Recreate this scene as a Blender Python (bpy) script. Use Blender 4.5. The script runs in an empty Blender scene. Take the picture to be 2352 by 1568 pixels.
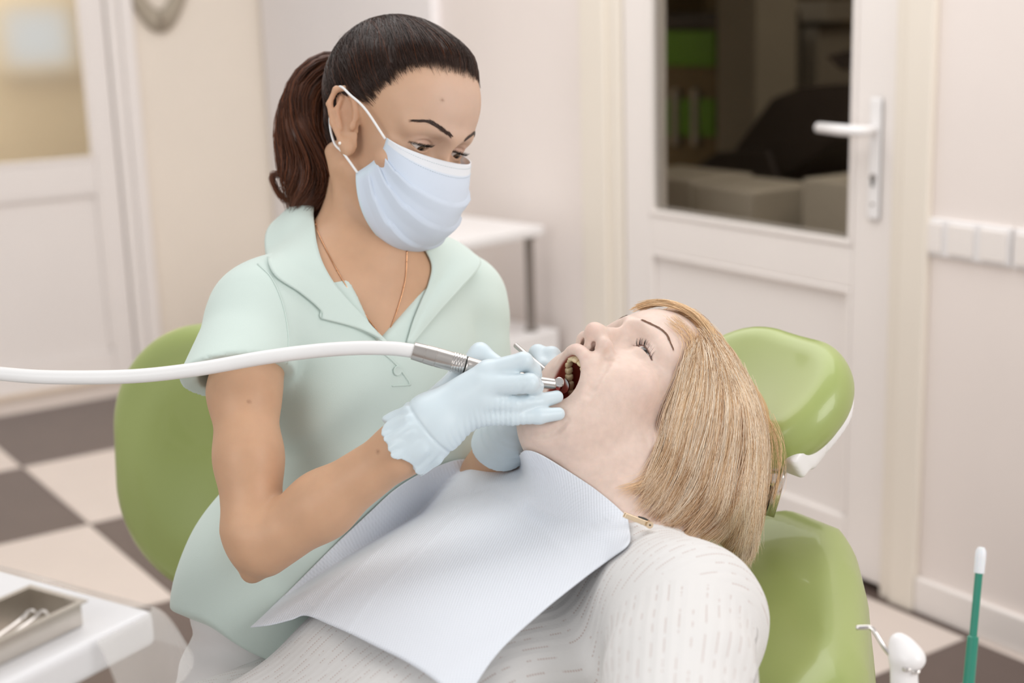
import bpy, bmesh, math, random
import numpy as np
from mathutils import Vector, Matrix

random.seed(7)
rng = np.random.default_rng(11)
scene = bpy.context.scene
COL = scene.collection

# ------------------------------------------------------------------ camera
F_PX, CX, CY, CAM_H = 3267.0, 1176.0, 784.0, 1.374
_d = np.array([424.0, 13816.0, F_PX]); _d /= np.linalg.norm(_d)
_up = -_d
_f = np.array([0, 0, 1.0]); _fy = _f - _up * (_f @ _up); _fy /= np.linalg.norm(_fy)
_rx = np.cross(_fy, _up)
if _rx[0] < 0: _rx = -_rx
CAMM = np.array([_rx, _fy, _up])            # camera axes (right, down, forward) -> world
CAMC = np.array([0, 0, CAM_H])
cam_data = bpy.data.cameras.new('camera')
cam = bpy.data.objects.new('camera', cam_data); COL.objects.link(cam)
cam_data.sensor_fit = 'HORIZONTAL'; cam_data.sensor_width = 36.0
cam_data.lens = 36.0 * F_PX / 2352.0
_r, _u, _b = CAMM @ [1, 0, 0], -(CAMM @ [0, 1, 0]), -(CAMM @ [0, 0, 1])
mw = Matrix.Identity(4)
for i in range(3):
    mw[i][0], mw[i][1], mw[i][2], mw[i][3] = _r[i], _u[i], _b[i], CAMC[i]
cam.matrix_world = mw
cam_data.dof.use_dof = True
cam_data.dof.focus_distance = 1.50
cam_data.dof.aperture_fstop = 3.2
scene.camera = cam

# ------------------------------------------------------------------ light
world = bpy.data.worlds.new('world'); scene.world = world; world.use_nodes = True
bg = world.node_tree.nodes['Background']
bg.inputs[0].default_value = (1.0, 0.98, 0.97, 1); bg.inputs[1].default_value = 0.46
def area(name, loc, target, size, size_y, power, color):
    l = bpy.data.lights.new(name, 'AREA'); l.shape = 'RECTANGLE'; l.size = size; l.size_y = size_y
    l.energy = power; l.color = color
    o = bpy.data.objects.new(name, l); COL.objects.link(o); o.location = loc
    o.rotation_euler = (Vector(target) - Vector(loc)).to_track_quat('-Z', 'Y').to_euler()
    return o
area('window_light', (-2.2, -1.2, 2.3), (0.0, 1.6, 1.0), 2.4, 1.8, 36, (1.0, 0.98, 0.96))
area('window_light_side', (2.6, -0.6, 2.3), (0.2, 1.7, 0.9), 1.6, 1.8, 46, (1.0, 0.98, 0.965))
area('ceiling_light', (0.0, 2.9, 2.75), (0.0, 2.9, 0.0), 2.4, 2.4, 42, (1.0, 0.975, 0.955))
vs = scene.view_settings
scene.display_settings.display_device = 'sRGB'
vs.view_transform = 'Standard'; vs.look = 'None'; vs.gamma = 1.0; vs.use_curve_mapping = False
vs.exposure = 0.22

# ------------------------------------------------------------------ camera <-> world helpers (photo pixels, metres)
def P(px, py, dep):
    return CAMC + CAMM @ (np.array([(px - CX) / F_PX, (py - CY) / F_PX, 1.0]) * dep)
def PA(a):
    a = np.asarray(a, float)
    c = np.stack([(a[:, 0] - CX) / F_PX, (a[:, 1] - CY) / F_PX, np.ones(len(a))], 1) * a[:, 2:3]
    return CAMC + c @ CAMM.T
def ray(px, py):
    return CAMM @ np.array([(px - CX) / F_PX, (py - CY) / F_PX, 1.0])
def proj(p):
    q = (np.atleast_2d(p) - CAMC) @ CAMM
    return np.stack([CX + F_PX * q[:, 0] / q[:, 2], CY + F_PX * q[:, 1] / q[:, 2], q[:, 2]], 1)
def on_z(px, py, z):
    v = ray(px, py); return CAMC + v * ((z - CAM_H) / v[2])

# ------------------------------------------------------------------ object helpers
def thing(name, label, cat, loc=(0, 0, 0), group=None):
    o = bpy.data.objects.new(name, None); COL.objects.link(o)
    o.location = loc; o.empty_display_size = 0.05
    o['label'] = label; o['category'] = cat
    if group: o['group'] = group
    bpy.context.view_layer.update()
    return o
def tag(o, label, cat, group=None):
    o['label'] = label; o['category'] = cat
    if group: o['group'] = group
    return o
def mesh_obj(name, verts, faces, mat, parent=None, smooth=True, label=None):
    me = bpy.data.meshes.new(name)
    verts = np.asarray(verts, np.float32)
    if isinstance(faces, np.ndarray): faces = (faces, [])
    if not isinstance(faces, tuple):
        faces = (np.zeros((0, 4), int), [list(map(int, f)) for f in faces])
    quads, poly = faces
    li = np.concatenate([np.asarray(quads, np.int32).ravel()] + [np.asarray(f, np.int32) for f in poly]) if len(poly) else np.asarray(quads, np.int32).ravel()
    ln = np.array([4] * len(quads) + [len(f) for f in poly], np.int32); ls = np.concatenate([[0], np.cumsum(ln)[:-1]]).astype(np.int32)
    me.vertices.add(len(verts)); me.vertices.foreach_set('co', verts.ravel())
    me.loops.add(len(li)); me.loops.foreach_set('vertex_index', li)
    me.polygons.add(len(ln)); me.polygons.foreach_set('loop_start', ls)
    me.update(calc_edges=True)
    if smooth: me.polygons.foreach_set('use_smooth', np.ones(len(me.polygons), bool))
    o = bpy.data.objects.new(name, me); COL.objects.link(o)
    if mat is not None:
        for m in (mat if isinstance(mat, (list, tuple)) else [mat]): me.materials.append(m)
    if parent is not None: attach(o, parent)
    if label: o['label'] = label
    return o
def wmat(o):
    b = Matrix.LocRotScale(o.location, o.rotation_euler, o.scale)
    return wmat(o.parent) @ o.matrix_parent_inverse @ b if o.parent else b
def attach(o, parent):
    """parent o keeping its place in the world"""
    o.parent = parent; o.matrix_parent_inverse = wmat(parent).inverted()
def bm_obj(name, bm, mat, parent=None, smooth=False, label=None, bevel=0, seg=2):
    if bevel:
        bmesh.ops.bevel(bm, geom=[e for e in bm.edges if e.calc_face_angle(0) > 0.5], offset=bevel, segments=seg, profile=0.6, affect='EDGES')
    me = bpy.data.meshes.new(name); bm.to_mesh(me); bm.free()
    if smooth or bevel:
        me.polygons.foreach_set('use_smooth', np.ones(len(me.polygons), bool))
    o = bpy.data.objects.new(name, me); COL.objects.link(o); me.materials.append(mat)
    if bevel:
        w = o.modifiers.new('wn', 'WEIGHTED_NORMAL'); w.keep_sharp = False
    if parent is not None: attach(o, parent)
    if label: o['label'] = label
    return o
def box_bm(bm, o, ax, ay, az, a, b):
    """box in frame (o; ax ay az) from corner a to corner b"""
    fr = np.array([ax, ay, az], float); o = np.asarray(o, float); vs_ = []
    for z in (a[2], b[2]):
        for x, y in ((a[0], a[1]), (b[0], a[1]), (b[0], b[1]), (a[0], b[1])):
            vs_.append(bm.verts.new(o + np.array([x, y, z]) @ fr))
    fs = []
    for q in ((3, 2, 1, 0), (4, 5, 6, 7), (0, 1, 5, 4), (1, 2, 6, 5), (2, 3, 7, 6), (3, 0, 4, 7)):
        fs.append(bm.faces.new([vs_[i] for i in q]))
    bmesh.ops.recalc_face_normals(bm, faces=fs)
    return fs
def lathe(name, prof, o, axis, mat, parent=None, n=40, xdir=None, cap=True, label=None, smooth=True):
    """profile [(t along axis, radius)...] revolved around axis from o"""
    axis = np.asarray(axis, float); axis = axis / np.linalg.norm(axis)
    x = np.array(xdir if xdir is not None else ([1, 0, 0] if abs(axis[0]) < .8 else [0, 1, 0]), float)
    x -= axis * (x @ axis); x /= np.linalg.norm(x); y = np.cross(axis, x)
    V = []; Fc = []
    for t, r in prof:
        for k in range(n):
            a = 2 * math.pi * k / n
            V.append(np.asarray(o) + axis * t + (x * math.cos(a) + y * math.sin(a)) * r)
    for i in range(len(prof) - 1):
        for k in range(n):
            a, b = i * n + k, i * n + (k + 1) % n
            Fc.append((a, b, b + n, a + n))
    if cap:
        Fc.append(tuple(range(n - 1, -1, -1))); Fc.append(tuple(range((len(prof) - 1) * n, len(prof) * n)))
    ob = mesh_obj(name, V, Fc, mat, parent, smooth, label)
    if smooth: sharp(ob)
    return ob
def sharp(o, ang=35):
    me = o.data; bm = bmesh.new(); bm.from_mesh(me)
    for e in bm.edges:
        if len(e.link_faces) == 2 and e.calc_face_angle(0) > math.radians(ang): e.smooth = False
    bm.to_mesh(me); bm.free()
def frames(pts):
    pts = np.asarray(pts, float)
    T = np.gradient(pts, axis=0); T /= np.linalg.norm(T, axis=1)[:, None] + 1e-12
    N = np.zeros_like(T)
    a = np.array([0, 0, 1.0]) if abs(T[0][2]) < .9 else np.array([1.0, 0, 0])
    n = a - T[0] * (a @ T[0]); n /= np.linalg.norm(n)
    for i in range(len(pts)):
        n = n - T[i] * (n @ T[i]); n /= np.linalg.norm(n); N[i] = n
    return T, N, np.cross(T, N)
def tube(pts, rad, n=10, cap=True, flat=None):
    """verts, faces of a tube; rad scalar or per point"""
    pts = np.asarray(pts, float); rad = np.broadcast_to(np.asarray(rad, float), (len(pts),))
    T, N, B = frames(pts)
    a = np.arange(n) * 2 * math.pi / n
    V = (pts[:, None] + rad[:, None, None] * (np.cos(a)[None, :, None] * N[:, None] + (flat or 1.0) * np.sin(a)[None, :, None] * B[:, None])).reshape(-1, 3)
    Fc = []
    for i in range(len(pts) - 1):
        for k in range(n):
            p, q = i * n + k, i * n + (k + 1) % n
            Fc.append((p, q, q + n, p + n))
    if cap:
        Fc.append(tuple(range(n - 1, -1, -1))); Fc.append(tuple(range((len(pts) - 1) * n, len(pts) * n)))
    return V, Fc
def spline(pts, n):
    """Catmull-Rom through pts (any dimension), n samples"""
    p = np.asarray(pts, float)
    if len(p) == 2:
        t = np.linspace(0, 1, n)[:, None]; return p[0] * (1 - t) + p[1] * t
    p = np.vstack([2 * p[0] - p[1], p, 2 * p[-1] - p[-2]])
    m = len(p) - 3; t = np.linspace(0, m, n); i = np.minimum(t.astype(int), m - 1); f = (t - i)[:, None]
    a, b, c, d = p[i], p[i + 1], p[i + 2], p[i + 3]
    return 0.5 * (2 * b + (c - a) * f + (2 * a - 5 * b + 4 * c - d) * f ** 2 + (3 * b - a - 3 * c + d) * f ** 3)
def tube_obj(name, pts, rad, mat, parent=None, n=14, label=None, flat=None):
    v, f = tube(pts, rad, n, True, flat); return mesh_obj(name, v, f, mat, parent, True, label)

# ------------------------------------------------------------------ materials
def srgb(r, g, b):
    f = lambda c: c / 12.92 if c <= 0.04045 else ((c + 0.055) / 1.055) ** 2.4
    return (f(r / 255), f(g / 255), f(b / 255), 1)
def material(name, color, rough=0.5, metal=0.0, spec=0.5, sss=0.0, sss_col=None, noise=None, bump=None, coat=0.0, trans=0.0, alpha=1.0, attr=None, sheen=0.0, aniso=0.0, ior=1.45, thin=False):
    m = bpy.data.materials.new(name); m.use_nodes = True
    nt = m.node_tree; b = nt.nodes['Principled BSDF']
    b.inputs['Base Color'].default_value = color; b.inputs['Roughness'].default_value = rough
    b.inputs['Metallic'].default_value = metal; b.inputs['Specular IOR Level'].default_value = spec
    b.inputs['Coat Weight'].default_value = coat; b.inputs['Transmission Weight'].default_value = trans
    b.inputs['Alpha'].default_value = alpha; b.inputs['IOR'].default_value = ior
    b.inputs['Anisotropic'].default_value = aniso
    if sheen: b.inputs['Sheen Weight'].default_value = sheen; b.inputs['Sheen Roughness'].default_value = 0.5
    if sss:
        b.inputs['Subsurface Weight'].default_value = sss; b.inputs['Subsurface Radius'].default_value = sss_col or (1, .35, .2)
        b.inputs['Subsurface Scale'].default_value = 0.006
    src = None
    tc = nt.nodes.new('ShaderNodeTexCoord')
    if attr:
        a = nt.nodes.new('ShaderNodeAttribute'); a.attribute_name = attr; src = a.outputs['Color']
    if noise:                      # (scale, amount) mottled value
        n = nt.nodes.new('ShaderNodeTexNoise'); n.inputs['Scale'].default_value = noise[0]; n.inputs['Detail'].default_value = 6
        nt.links.new(tc.outputs['Object'], n.inputs['Vector'])
        mr = nt.nodes.new('ShaderNodeMapRange'); mr.inputs[1].default_value = .3; mr.inputs[2].default_value = .7
        mr.inputs[3].default_value = 1 - noise[1]; mr.inputs[4].default_value = 1 + noise[1]
        nt.links.new(n.outputs['Fac'], mr.inputs[0])
        mx = nt.nodes.new('ShaderNodeMix'); mx.data_type = 'RGBA'; mx.blend_type = 'MULTIPLY'; mx.inputs[0].default_value = 1
        if src: nt.links.new(src, mx.inputs[6])
        else: mx.inputs[6].default_value = color
        nt.links.new(mr.outputs[0], mx.inputs[7]); src = mx.outputs[2]
    if src: nt.links.new(src, b.inputs['Base Color'])
    if bump:                       # (kind, scale, strength, distance)
        kind, sc, st, dist = bump[:4]
        if kind == 'noise':
            t = nt.nodes.new('ShaderNodeTexNoise'); t.inputs['Scale'].default_value = sc; t.inputs['Detail'].default_value = 5
            nt.links.new(tc.outputs['Object'], t.inputs['Vector']); h = t.outputs['Fac']
        elif kind == 'voronoi':
            t = nt.nodes.new('ShaderNodeTexVoronoi'); t.inputs['Scale'].default_value = sc
            nt.links.new(tc.outputs['Object'], t.inputs['Vector']); h = t.outputs['Distance']
        elif kind == 'weave':      # UV based dimple grid
            uv = nt.nodes.new('ShaderNodeSeparateXYZ'); nt.links.new(tc.outputs['UV'], uv.inputs[0])
            hs = []
            for ax in (0, 1):
                mu = nt.nodes.new('ShaderNodeMath'); mu.operation = 'MULTIPLY'; mu.inputs[1].default_value = sc * 2 * math.pi
                nt.links.new(uv.outputs[ax], mu.inputs[0])
                si = nt.nodes.new('ShaderNodeMath'); si.operation = 'SINE'; nt.links.new(mu.outputs[0], si.inputs[0]); hs.append(si.outputs[0])
            mm = nt.nodes.new('ShaderNodeMath'); mm.operation = 'MULTIPLY'; nt.links.new(hs[0], mm.inputs[0]); nt.links.new(hs[1], mm.inputs[1]); h = mm.outputs[0]
        bp = nt.nodes.new('ShaderNodeBump'); bp.inputs['Strength'].default_value = st; bp.inputs['Distance'].default_value = dist
        nt.links.new(h, bp.inputs['Height']); nt.links.new(bp.outputs[0], b.inputs['Normal'])
    return m
MAT = {}
MAT['wall'] = material('wall_paint', srgb(238, 229, 224), .85, noise=(3, .015), bump=('noise', 90, .05, .002))
MAT['wall_cream'] = material('wall_paint_cream', srgb(238, 228, 215), .85, noise=(3, .015), bump=('noise', 90, .05, .002))
MAT['panel_white'] = material('panel_white', srgb(240, 236, 236), .7, noise=(2, .01))
MAT['pvc'] = material('white_pvc', srgb(240, 234, 230), .35, noise=(4, .01))
MAT['pvc_warm'] = material('ivory_pvc', srgb(236, 228, 216), .4, noise=(4, .01))
MAT['gasket'] = material('grey_gasket', srgb(150, 143, 135), .6, noise=(20, .03))
MAT['plastic_white'] = material('white_plastic', srgb(240, 238, 238), .3, noise=(8, .01))
MAT['steel'] = material('brushed_steel', srgb(205, 200, 196), .28, metal=1, noise=(60, .04))
MAT['chrome'] = material('chrome', srgb(225, 222, 220), .12, metal=1, noise=(60, .02))
MAT['grey_metal'] = material('grey_metal', srgb(140, 132, 126), .45, metal=.6, noise=(30, .03))
MAT['dark'] = material('dark_rubber', srgb(40, 44, 42), .5, noise=(30, .05))
MAT['tile_dark'] = material('dark_floor_tile', srgb(96, 82, 76), .35, noise=(6, .06), bump=('noise', 40, .03, .002))
MAT['tile_light'] = material('light_floor_tile', srgb(214, 202, 194), .35, noise=(6, .02), bump=('noise', 40, .03, .002))
MAT['grout'] = material('grout', srgb(190, 178, 168), .8, noise=(30, .05))
MAT["green"] = material("green_vinyl", srgb(158, 172, 104), .34, spec=.5, coat=.25, noise=(5, .03), bump=('noise', 220, .04, .001))
MAT['glass'] = material('door_glass', (.82, .8, .76, 1), .02, trans=1.0, ior=1.02)
# ------------------------------------------------------------------ the room
_a = math.radians(34)
E1 = np.array([math.sin(_a), -math.cos(_a), 0]); E2 = np.array([-math.cos(_a), -math.sin(_a), 0]); EZ = np.array([0, 0, 1.0])
_W0 = on_z(2352, 1500, 0); _L0 = on_z(0, 925, 0)
_s, _t = np.linalg.solve(np.array([E1[:2], -E2[:2]]).T, (_W0 - _L0)[:2])
KN = _W0 - _s * E1                        # the far corner of the room on the floor
# right wall frame: (along E1, into room E2, z);  left wall frame: (along E2, into room E1, z)
def rw(name, boxes, mat, parent=None, bevel=0, smooth=False, label=None):
    bm = bmesh.new()
    for a, b in boxes: box_bm(bm, KN, E1, E2, EZ, a, b)
    return bm_obj(name, bm, mat, parent, bevel=bevel, label=label)
def lw(name, boxes, mat, parent=None, bevel=0, label=None):
    bm = bmesh.new()
    for a, b in boxes: box_bm(bm, KN, E2, E1, EZ, a, b)
    return bm_obj(name, bm, mat, parent, bevel=bevel, label=label)
def struct(o): o['kind'] = 'structure'; return o
U0 = _s - 3.690                           # photo-measured wall coordinates shift with the corner
def U(u): return u + U0
HC = 2.8
# wall right: with the door opening
DL, DR, DT = U(2.30), U(3.335), 2.10
struct(rw('wall_right', [((0, -.12, 0), (DL, 0, HC)), ((DR, -.12, 0), (U(6.3), 0, HC)), ((DL, -.12, DT), (DR, 0, HC))], MAT['wall']))
struct(rw('baseboard_right', [((DR + .07, 0, 0), (U(6.3), .016, .085))], MAT['pvc'], bevel=.006))
struct(rw('baseboard_far', [((0, 0, 0), (DL - .07, .016, .085))], MAT['pvc'], bevel=.006))
struct(rw('trim_1', [((.02, 0, 0), (U(1.43), .035, HC))], MAT['panel_white'], bevel=.006))
LD0, LD1 = .60, 1.62                      # left door opening along E2
struct(lw('wall_left', [((-.12, -.12, 0), (LD0, 0, HC)), ((LD1, -.12, 0), (4.5, 0, HC)), ((LD0, -.12, 2.1), (LD1, 0, HC))], MAT['wall_cream']))
struct(lw('baseboard_left', [((0, 0, 0), (LD0 - .05, .016, .08))], MAT['pvc'], bevel=.006))
# floor: slab plus square tiles laid along the walls
TS = .65; C0 = on_z(205, 1203, 0)
bm = bmesh.new(); box_bm(bm, KN, E1, E2, EZ, (-3.2, -3.2, -.10), (7.5, 6.0, -.006)); fl = struct(bm_obj('floor', bm, MAT['grout']))
def slab_mesh(name, mat):
    bm = bmesh.new(); g = .003
    box_bm(bm, (0, 0, 0), E1, E2, EZ, (g / 2, g / 2, -.008), (TS - g / 2, TS - g / 2, 0)); me = bpy.data.meshes.new(name); bm.to_mesh(me); bm.free(); me.materials.append(mat); return me
tm = (slab_mesh('tile', MAT['tile_dark']), slab_mesh('tile', MAT['tile_light']))
for i in range(-4, 9):
    for j in range(-4, 8):
        o3 = C0 + E1 * i * TS + E2 * j * TS
        u, v = (o3 - KN) @ E1, (o3 - KN) @ E2
        if u < -.02 - TS or v < -.02 - TS or u > 6.5 or v > 5: continue
        t = bpy.data.objects.new('tile', tm[(i + j + 1) % 2]); COL.objects.link(t); t.location = o3; attach(t, fl)

# ---- right door: frame, leaf with glass, handle
dr = thing('door_1', 'white door with a tall glass pane and lever handle behind the patient', 'door', KN + E1 * (DL + DR) / 2)
dr['kind'] = 'structure'
rw('door_frame', [((DL - .11, 0, 0), (DL, .025, DT + .11)), ((DR, 0, 0), (DR + .07, .022, DT + .11)), ((DL, 0, DT), (DR, .022, DT + .11)),
                  ((DL, -.12, 0), (DL + .05, .012, DT)), ((DR - .035, -.12, 0), (DR, .012, DT)), ((DL + .05, -.12, DT - .05), (DR - .035, .012, DT))], MAT['pvc_warm'], dr, bevel=.005)
GL, GR, GB, GT = U(2.462), U(3.180), .815, 1.98
LL, LR = DL + .055, DR - .04
st = rw('door_leaf', [((LL, -.06, .02), (GL, 0, DT - .06)), ((GR, -.06, .02), (LR, 0, DT - .06)), ((GL, -.06, GB - .10), (GR, 0, GB)), ((GL, -.06, GT), (GR, 0, DT - .06)), ((GL, -.06, .02), (GR, 0, .16))], MAT['pvc'], dr, bevel=.006)
rw('door_panel', [((GL, -.045, .16), (GR, -.014, GB - .10))], MAT['pvc'], dr, bevel=.004)
rw('glazing_bead', [((GL, -.012, GB), (GR, .004, GB + .014)), ((GL, -.012, GB + .014), (GL + .012, .004, GT)), ((GR - .012, -.012, GB + .014), (GR, .004, GT)),
                    ((GL, -.013, GB - .112), (GR, .003, GB - .10)), ((GL, -.013, .172), (GL + .012, .003, GB - .112)), ((GR - .012, -.013, .172), (GR, .003, GB - .112))], MAT['pvc'], dr, bevel=.003)
rw('pane', [((GL + .004, -.034, GB + .004), (GR - .004, -.028, GT))], MAT['glass'], dr)
rw('pane_gasket', [((GL + .011, -.027, GB + .013), (GR - .011, -.02, GB + .02)), ((GL + .011, -.027, GB + .02), (GL + .018, -.02, GT)), ((GR - .018, -.027, GB + .02), (GR - .011, -.02, GT))], MAT['gasket'], dr)
hx, hz = U(3.245), 1.083
hp = rw('handle_plate', [((hx - .017, .0, hz - .20), (hx + .017, .009, hz + .07))], MAT['plastic_white'], dr, bevel=.006)
hb = KN + E1 * hx + EZ * hz
v1, f1 = tube(np.array([hb + E2 * .005, hb + E2 * .03, hb + E2 * .048, hb + E2 * .056 - E1 * .012, hb + E2 * .056 - E1 * .06, hb + E2 * .055 - E1 * .125 + EZ * .002]), [.010, .010, .011, .012, .0125, .0115], 14)
mesh_obj('lever_handle', v1, f1, MAT['plastic_white'], dr)
lathe('keyhole', [(0, .0075), (.004, .0075), (.0045, .006)], hb + E2 * .008 - EZ * .105, E2, MAT['grey_metal'], dr, n=20)
rw('keyhole_slot', [((hx - .0022, .0085, hz - .125), (hx + .0022, .0135, hz - .105))], MAT['dark'], dr)
rw('screw', [((hx - .004, .0085, hz - .168), (hx + .004, .0105, hz - .162))], MAT['gasket'], dr)

# ---- left door
dl = thing('door_2', 'white door with frosted upper pane beside the cream wall at left', 'door', KN + E2 * 1.1); dl['kind'] = 'structure'
lw('door_frame', [((LD0 - .05, 0, 0), (LD0, .03, 2.16)), ((LD0, -.12, 0), (LD0 + .045, .012, 2.1)), ((LD1 - .045, -.12, 0), (LD1, .012, 2.1)), ((LD1, 0, 0), (LD1 + .06, .03, 2.16)), ((LD0, -.12, 2.055), (LD1, .02, 2.16))], MAT['pvc'], dl, bevel=.005)
a0, a1 = LD0 + .05, LD1 - .05; g0, g1 = a0 + .085, a1 - .085
lw('door_leaf', [((a0, -.05, .02), (g0, 0, 2.05)), ((g1, -.05, .02), (a1, 0, 2.05)), ((g0, -.05, .745), (g1, 0, .86)), ((g0, -.05, 1.97), (g1, 0, 2.05)), ((g0, -.05, .02), (g1, 0, .13))], MAT['pvc'], dl, bevel=.006)
lw('door_panel', [((g0, -.04, .13), (g1, -.014, .745))], MAT['pvc'], dl, bevel=.004)
MAT['frosted'] = material('frosted_glass', (.9, .88, .84, 1), .5, trans=1.0, ior=1.10)
lw('pane', [((g0, -.03, .86), (g1, -.022, 1.97))], MAT['frosted'], dl)
lw('glazing_bead', [((g0, -.014, .86), (g1, .004, .875)), ((g0, -.014, .875), (g0 + .013, .004, 1.97)), ((g0, -.013, .73), (g1, .004, .745)), ((g0, -.013, .145), (g0 + .012, .004, .73))], MAT['pvc'], dl, bevel=.003)
# corridor behind the left door
MAT['corr'] = material('corridor_paint', srgb(206, 194, 172), .85, noise=(2, .05))
struct(lw('wall_corridor', [((.2, -1.3, 0), (2.6, -1.2, 2.8))], MAT['corr']))
MAT['glow'] = bpy.data.materials.new('reflection_glow'); MAT['glow'].use_nodes = True  # emission for the added panel behind the frosted pane
_n = MAT['glow'].node_tree; _e = _n.nodes.new('ShaderNodeEmission'); _e.inputs[0].default_value = (.93, .97, 1, 1); _e.inputs[1].default_value = .6
_n.links.new(_e.outputs[0], _n.nodes['Material Output'].inputs[0])
def _onl(px, py, off):
    v = ray(px, py); o = KN + E1 * off; p = CAMC + v * (((o - CAMC) @ E1) / (v @ E1)); return (p - KN) @ E2, p[2]
(_u0, _z1), (_u1, _z0) = _onl(150, 20, -1.19), _onl(15, 150, -1.19)
wd = struct(lw('glow_panel_1', [((_u0, -1.2, _z0), (_u1, -1.19, _z1))], MAT['glow']))  # added glowing panel, stands in for bright window reflections in the pane
lw('glow_frame', [((_u0 - .05, -1.2, _z0 - .05), (_u0, -1.17, _z1 + .05)), ((_u1, -1.2, _z0 - .05), (_u1 + .05, -1.17, _z1 + .05)), ((_u0, -1.2, _z0 - .05), (_u1, -1.17, _z0)), ((_u0, -1.2, _z1), (_u1, -1.17, _z1 + .05))], MAT['corr'], wd, bevel=.004)
wd['label'] = 'added glowing panel behind the frosted pane, standing in for window reflections'

# ---- room seen through the glass door
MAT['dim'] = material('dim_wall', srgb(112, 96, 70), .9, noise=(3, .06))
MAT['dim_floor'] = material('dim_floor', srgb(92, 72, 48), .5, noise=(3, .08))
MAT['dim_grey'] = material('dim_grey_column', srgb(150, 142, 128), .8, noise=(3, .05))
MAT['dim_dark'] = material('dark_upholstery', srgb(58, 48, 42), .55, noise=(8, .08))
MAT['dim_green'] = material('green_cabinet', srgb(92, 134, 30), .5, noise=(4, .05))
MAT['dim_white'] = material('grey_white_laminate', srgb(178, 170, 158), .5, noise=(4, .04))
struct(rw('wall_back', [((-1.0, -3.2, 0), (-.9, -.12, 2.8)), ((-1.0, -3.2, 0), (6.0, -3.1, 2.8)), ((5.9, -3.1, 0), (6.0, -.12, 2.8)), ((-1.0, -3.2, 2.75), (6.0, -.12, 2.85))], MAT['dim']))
# ------------------------------------------------------------------ things on the walls and behind the glass
def on_r(px, py, off=0.0):
    """point of the plane parallel to the right wall, off metres in front of it, as (along, z)"""
    v = ray(px, py); o = KN + E2 * off; p = CAMC + v * (((o - CAMC) @ E2) / (v @ E2)); return (p - KN) @ E1, p[2]
def on_l(px, py, off=0.0):
    v = ray(px, py); o = KN + E1 * off; p = CAMC + v * (((o - CAMC) @ E1) / (v @ E1)); return (p - KN) @ E2, p[2]
def rbox(name, px0, py0, px1, py1, off, dep, mat, parent=None, bevel=.01, z0=None):
    (ua, za), (ub, zb) = on_r(px0, py1, off), on_r(px1, py0, off)
    return rw(name, [((min(ua, ub), off - dep, za if z0 is None else z0), (max(ua, ub), off, zb))], mat, parent, bevel=bevel)
# green cabinet with a dark top, far room
BK = -1.7
cb = thing('cabinet', 'green cabinet with dark worktop seen dimly through the glass door', 'cabinet', KN + E1 * on_r(1570, 400, BK)[0] + E2 * (BK - .2))
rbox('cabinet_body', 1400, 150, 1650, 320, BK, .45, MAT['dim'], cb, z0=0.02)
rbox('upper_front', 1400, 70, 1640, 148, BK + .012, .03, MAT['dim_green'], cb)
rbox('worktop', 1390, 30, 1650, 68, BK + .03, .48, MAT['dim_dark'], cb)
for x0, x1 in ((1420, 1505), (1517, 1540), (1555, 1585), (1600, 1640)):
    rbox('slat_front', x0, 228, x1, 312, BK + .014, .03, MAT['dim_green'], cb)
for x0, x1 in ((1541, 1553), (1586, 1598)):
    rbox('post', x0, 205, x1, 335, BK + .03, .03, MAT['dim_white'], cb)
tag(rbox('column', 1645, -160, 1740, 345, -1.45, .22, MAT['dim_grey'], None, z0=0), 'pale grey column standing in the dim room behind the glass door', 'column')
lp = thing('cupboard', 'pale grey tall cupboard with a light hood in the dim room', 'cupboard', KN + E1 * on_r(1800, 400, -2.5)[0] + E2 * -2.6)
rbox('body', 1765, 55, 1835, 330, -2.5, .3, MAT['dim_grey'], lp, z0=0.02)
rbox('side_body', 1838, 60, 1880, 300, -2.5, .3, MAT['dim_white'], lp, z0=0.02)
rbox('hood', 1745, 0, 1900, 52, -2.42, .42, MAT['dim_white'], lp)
# dark reclining treatment chair in the far room
rc = thing('treatment_chair', 'dark upholstered reclining chair behind the glass door', 'chair', KN + E1 * on_r(1760, 400, -.9)[0] + E2 * -1.0)
def rprism(name, pts, off, dep, mat, parent, bevel=.02):
    bm = bmesh.new(); q = [on_r(x, y, off) for x, y in pts]
    fr = [bm.verts.new(KN + E1 * u + E2 * off + EZ * z) for u, z in q]; bk = [bm.verts.new(KN + E1 * u + E2 * (off - dep) + EZ * z) for u, z in q]
    n = len(q); bm.faces.new(fr); bm.faces.new(bk[::-1])
    for i in range(n): bm.faces.new((fr[i], bk[i], bk[(i + 1) % n], fr[(i + 1) % n]))
    bmesh.ops.recalc_face_normals(bm, faces=bm.faces[:])
    return bm_obj(name, bm, mat, parent, bevel=bevel)
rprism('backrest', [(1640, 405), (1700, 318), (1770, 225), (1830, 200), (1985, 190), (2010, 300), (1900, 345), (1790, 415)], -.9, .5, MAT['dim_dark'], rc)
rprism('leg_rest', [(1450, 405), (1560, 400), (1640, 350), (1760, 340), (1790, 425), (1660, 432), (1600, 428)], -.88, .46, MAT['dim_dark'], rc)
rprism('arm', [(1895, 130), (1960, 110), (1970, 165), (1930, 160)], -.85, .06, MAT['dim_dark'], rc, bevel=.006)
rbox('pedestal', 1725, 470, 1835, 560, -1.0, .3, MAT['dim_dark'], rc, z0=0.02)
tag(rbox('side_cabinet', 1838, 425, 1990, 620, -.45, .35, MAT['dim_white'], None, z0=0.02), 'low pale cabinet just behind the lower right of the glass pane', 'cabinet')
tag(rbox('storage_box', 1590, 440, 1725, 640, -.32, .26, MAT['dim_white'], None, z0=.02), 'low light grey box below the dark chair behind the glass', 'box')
tag(rbox('bench', 1420, 415, 1585, 447, -.36, .26, MAT['dim_white'], None, z0=0.02), 'pale low bench at the left behind the glass door', 'bench')

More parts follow.
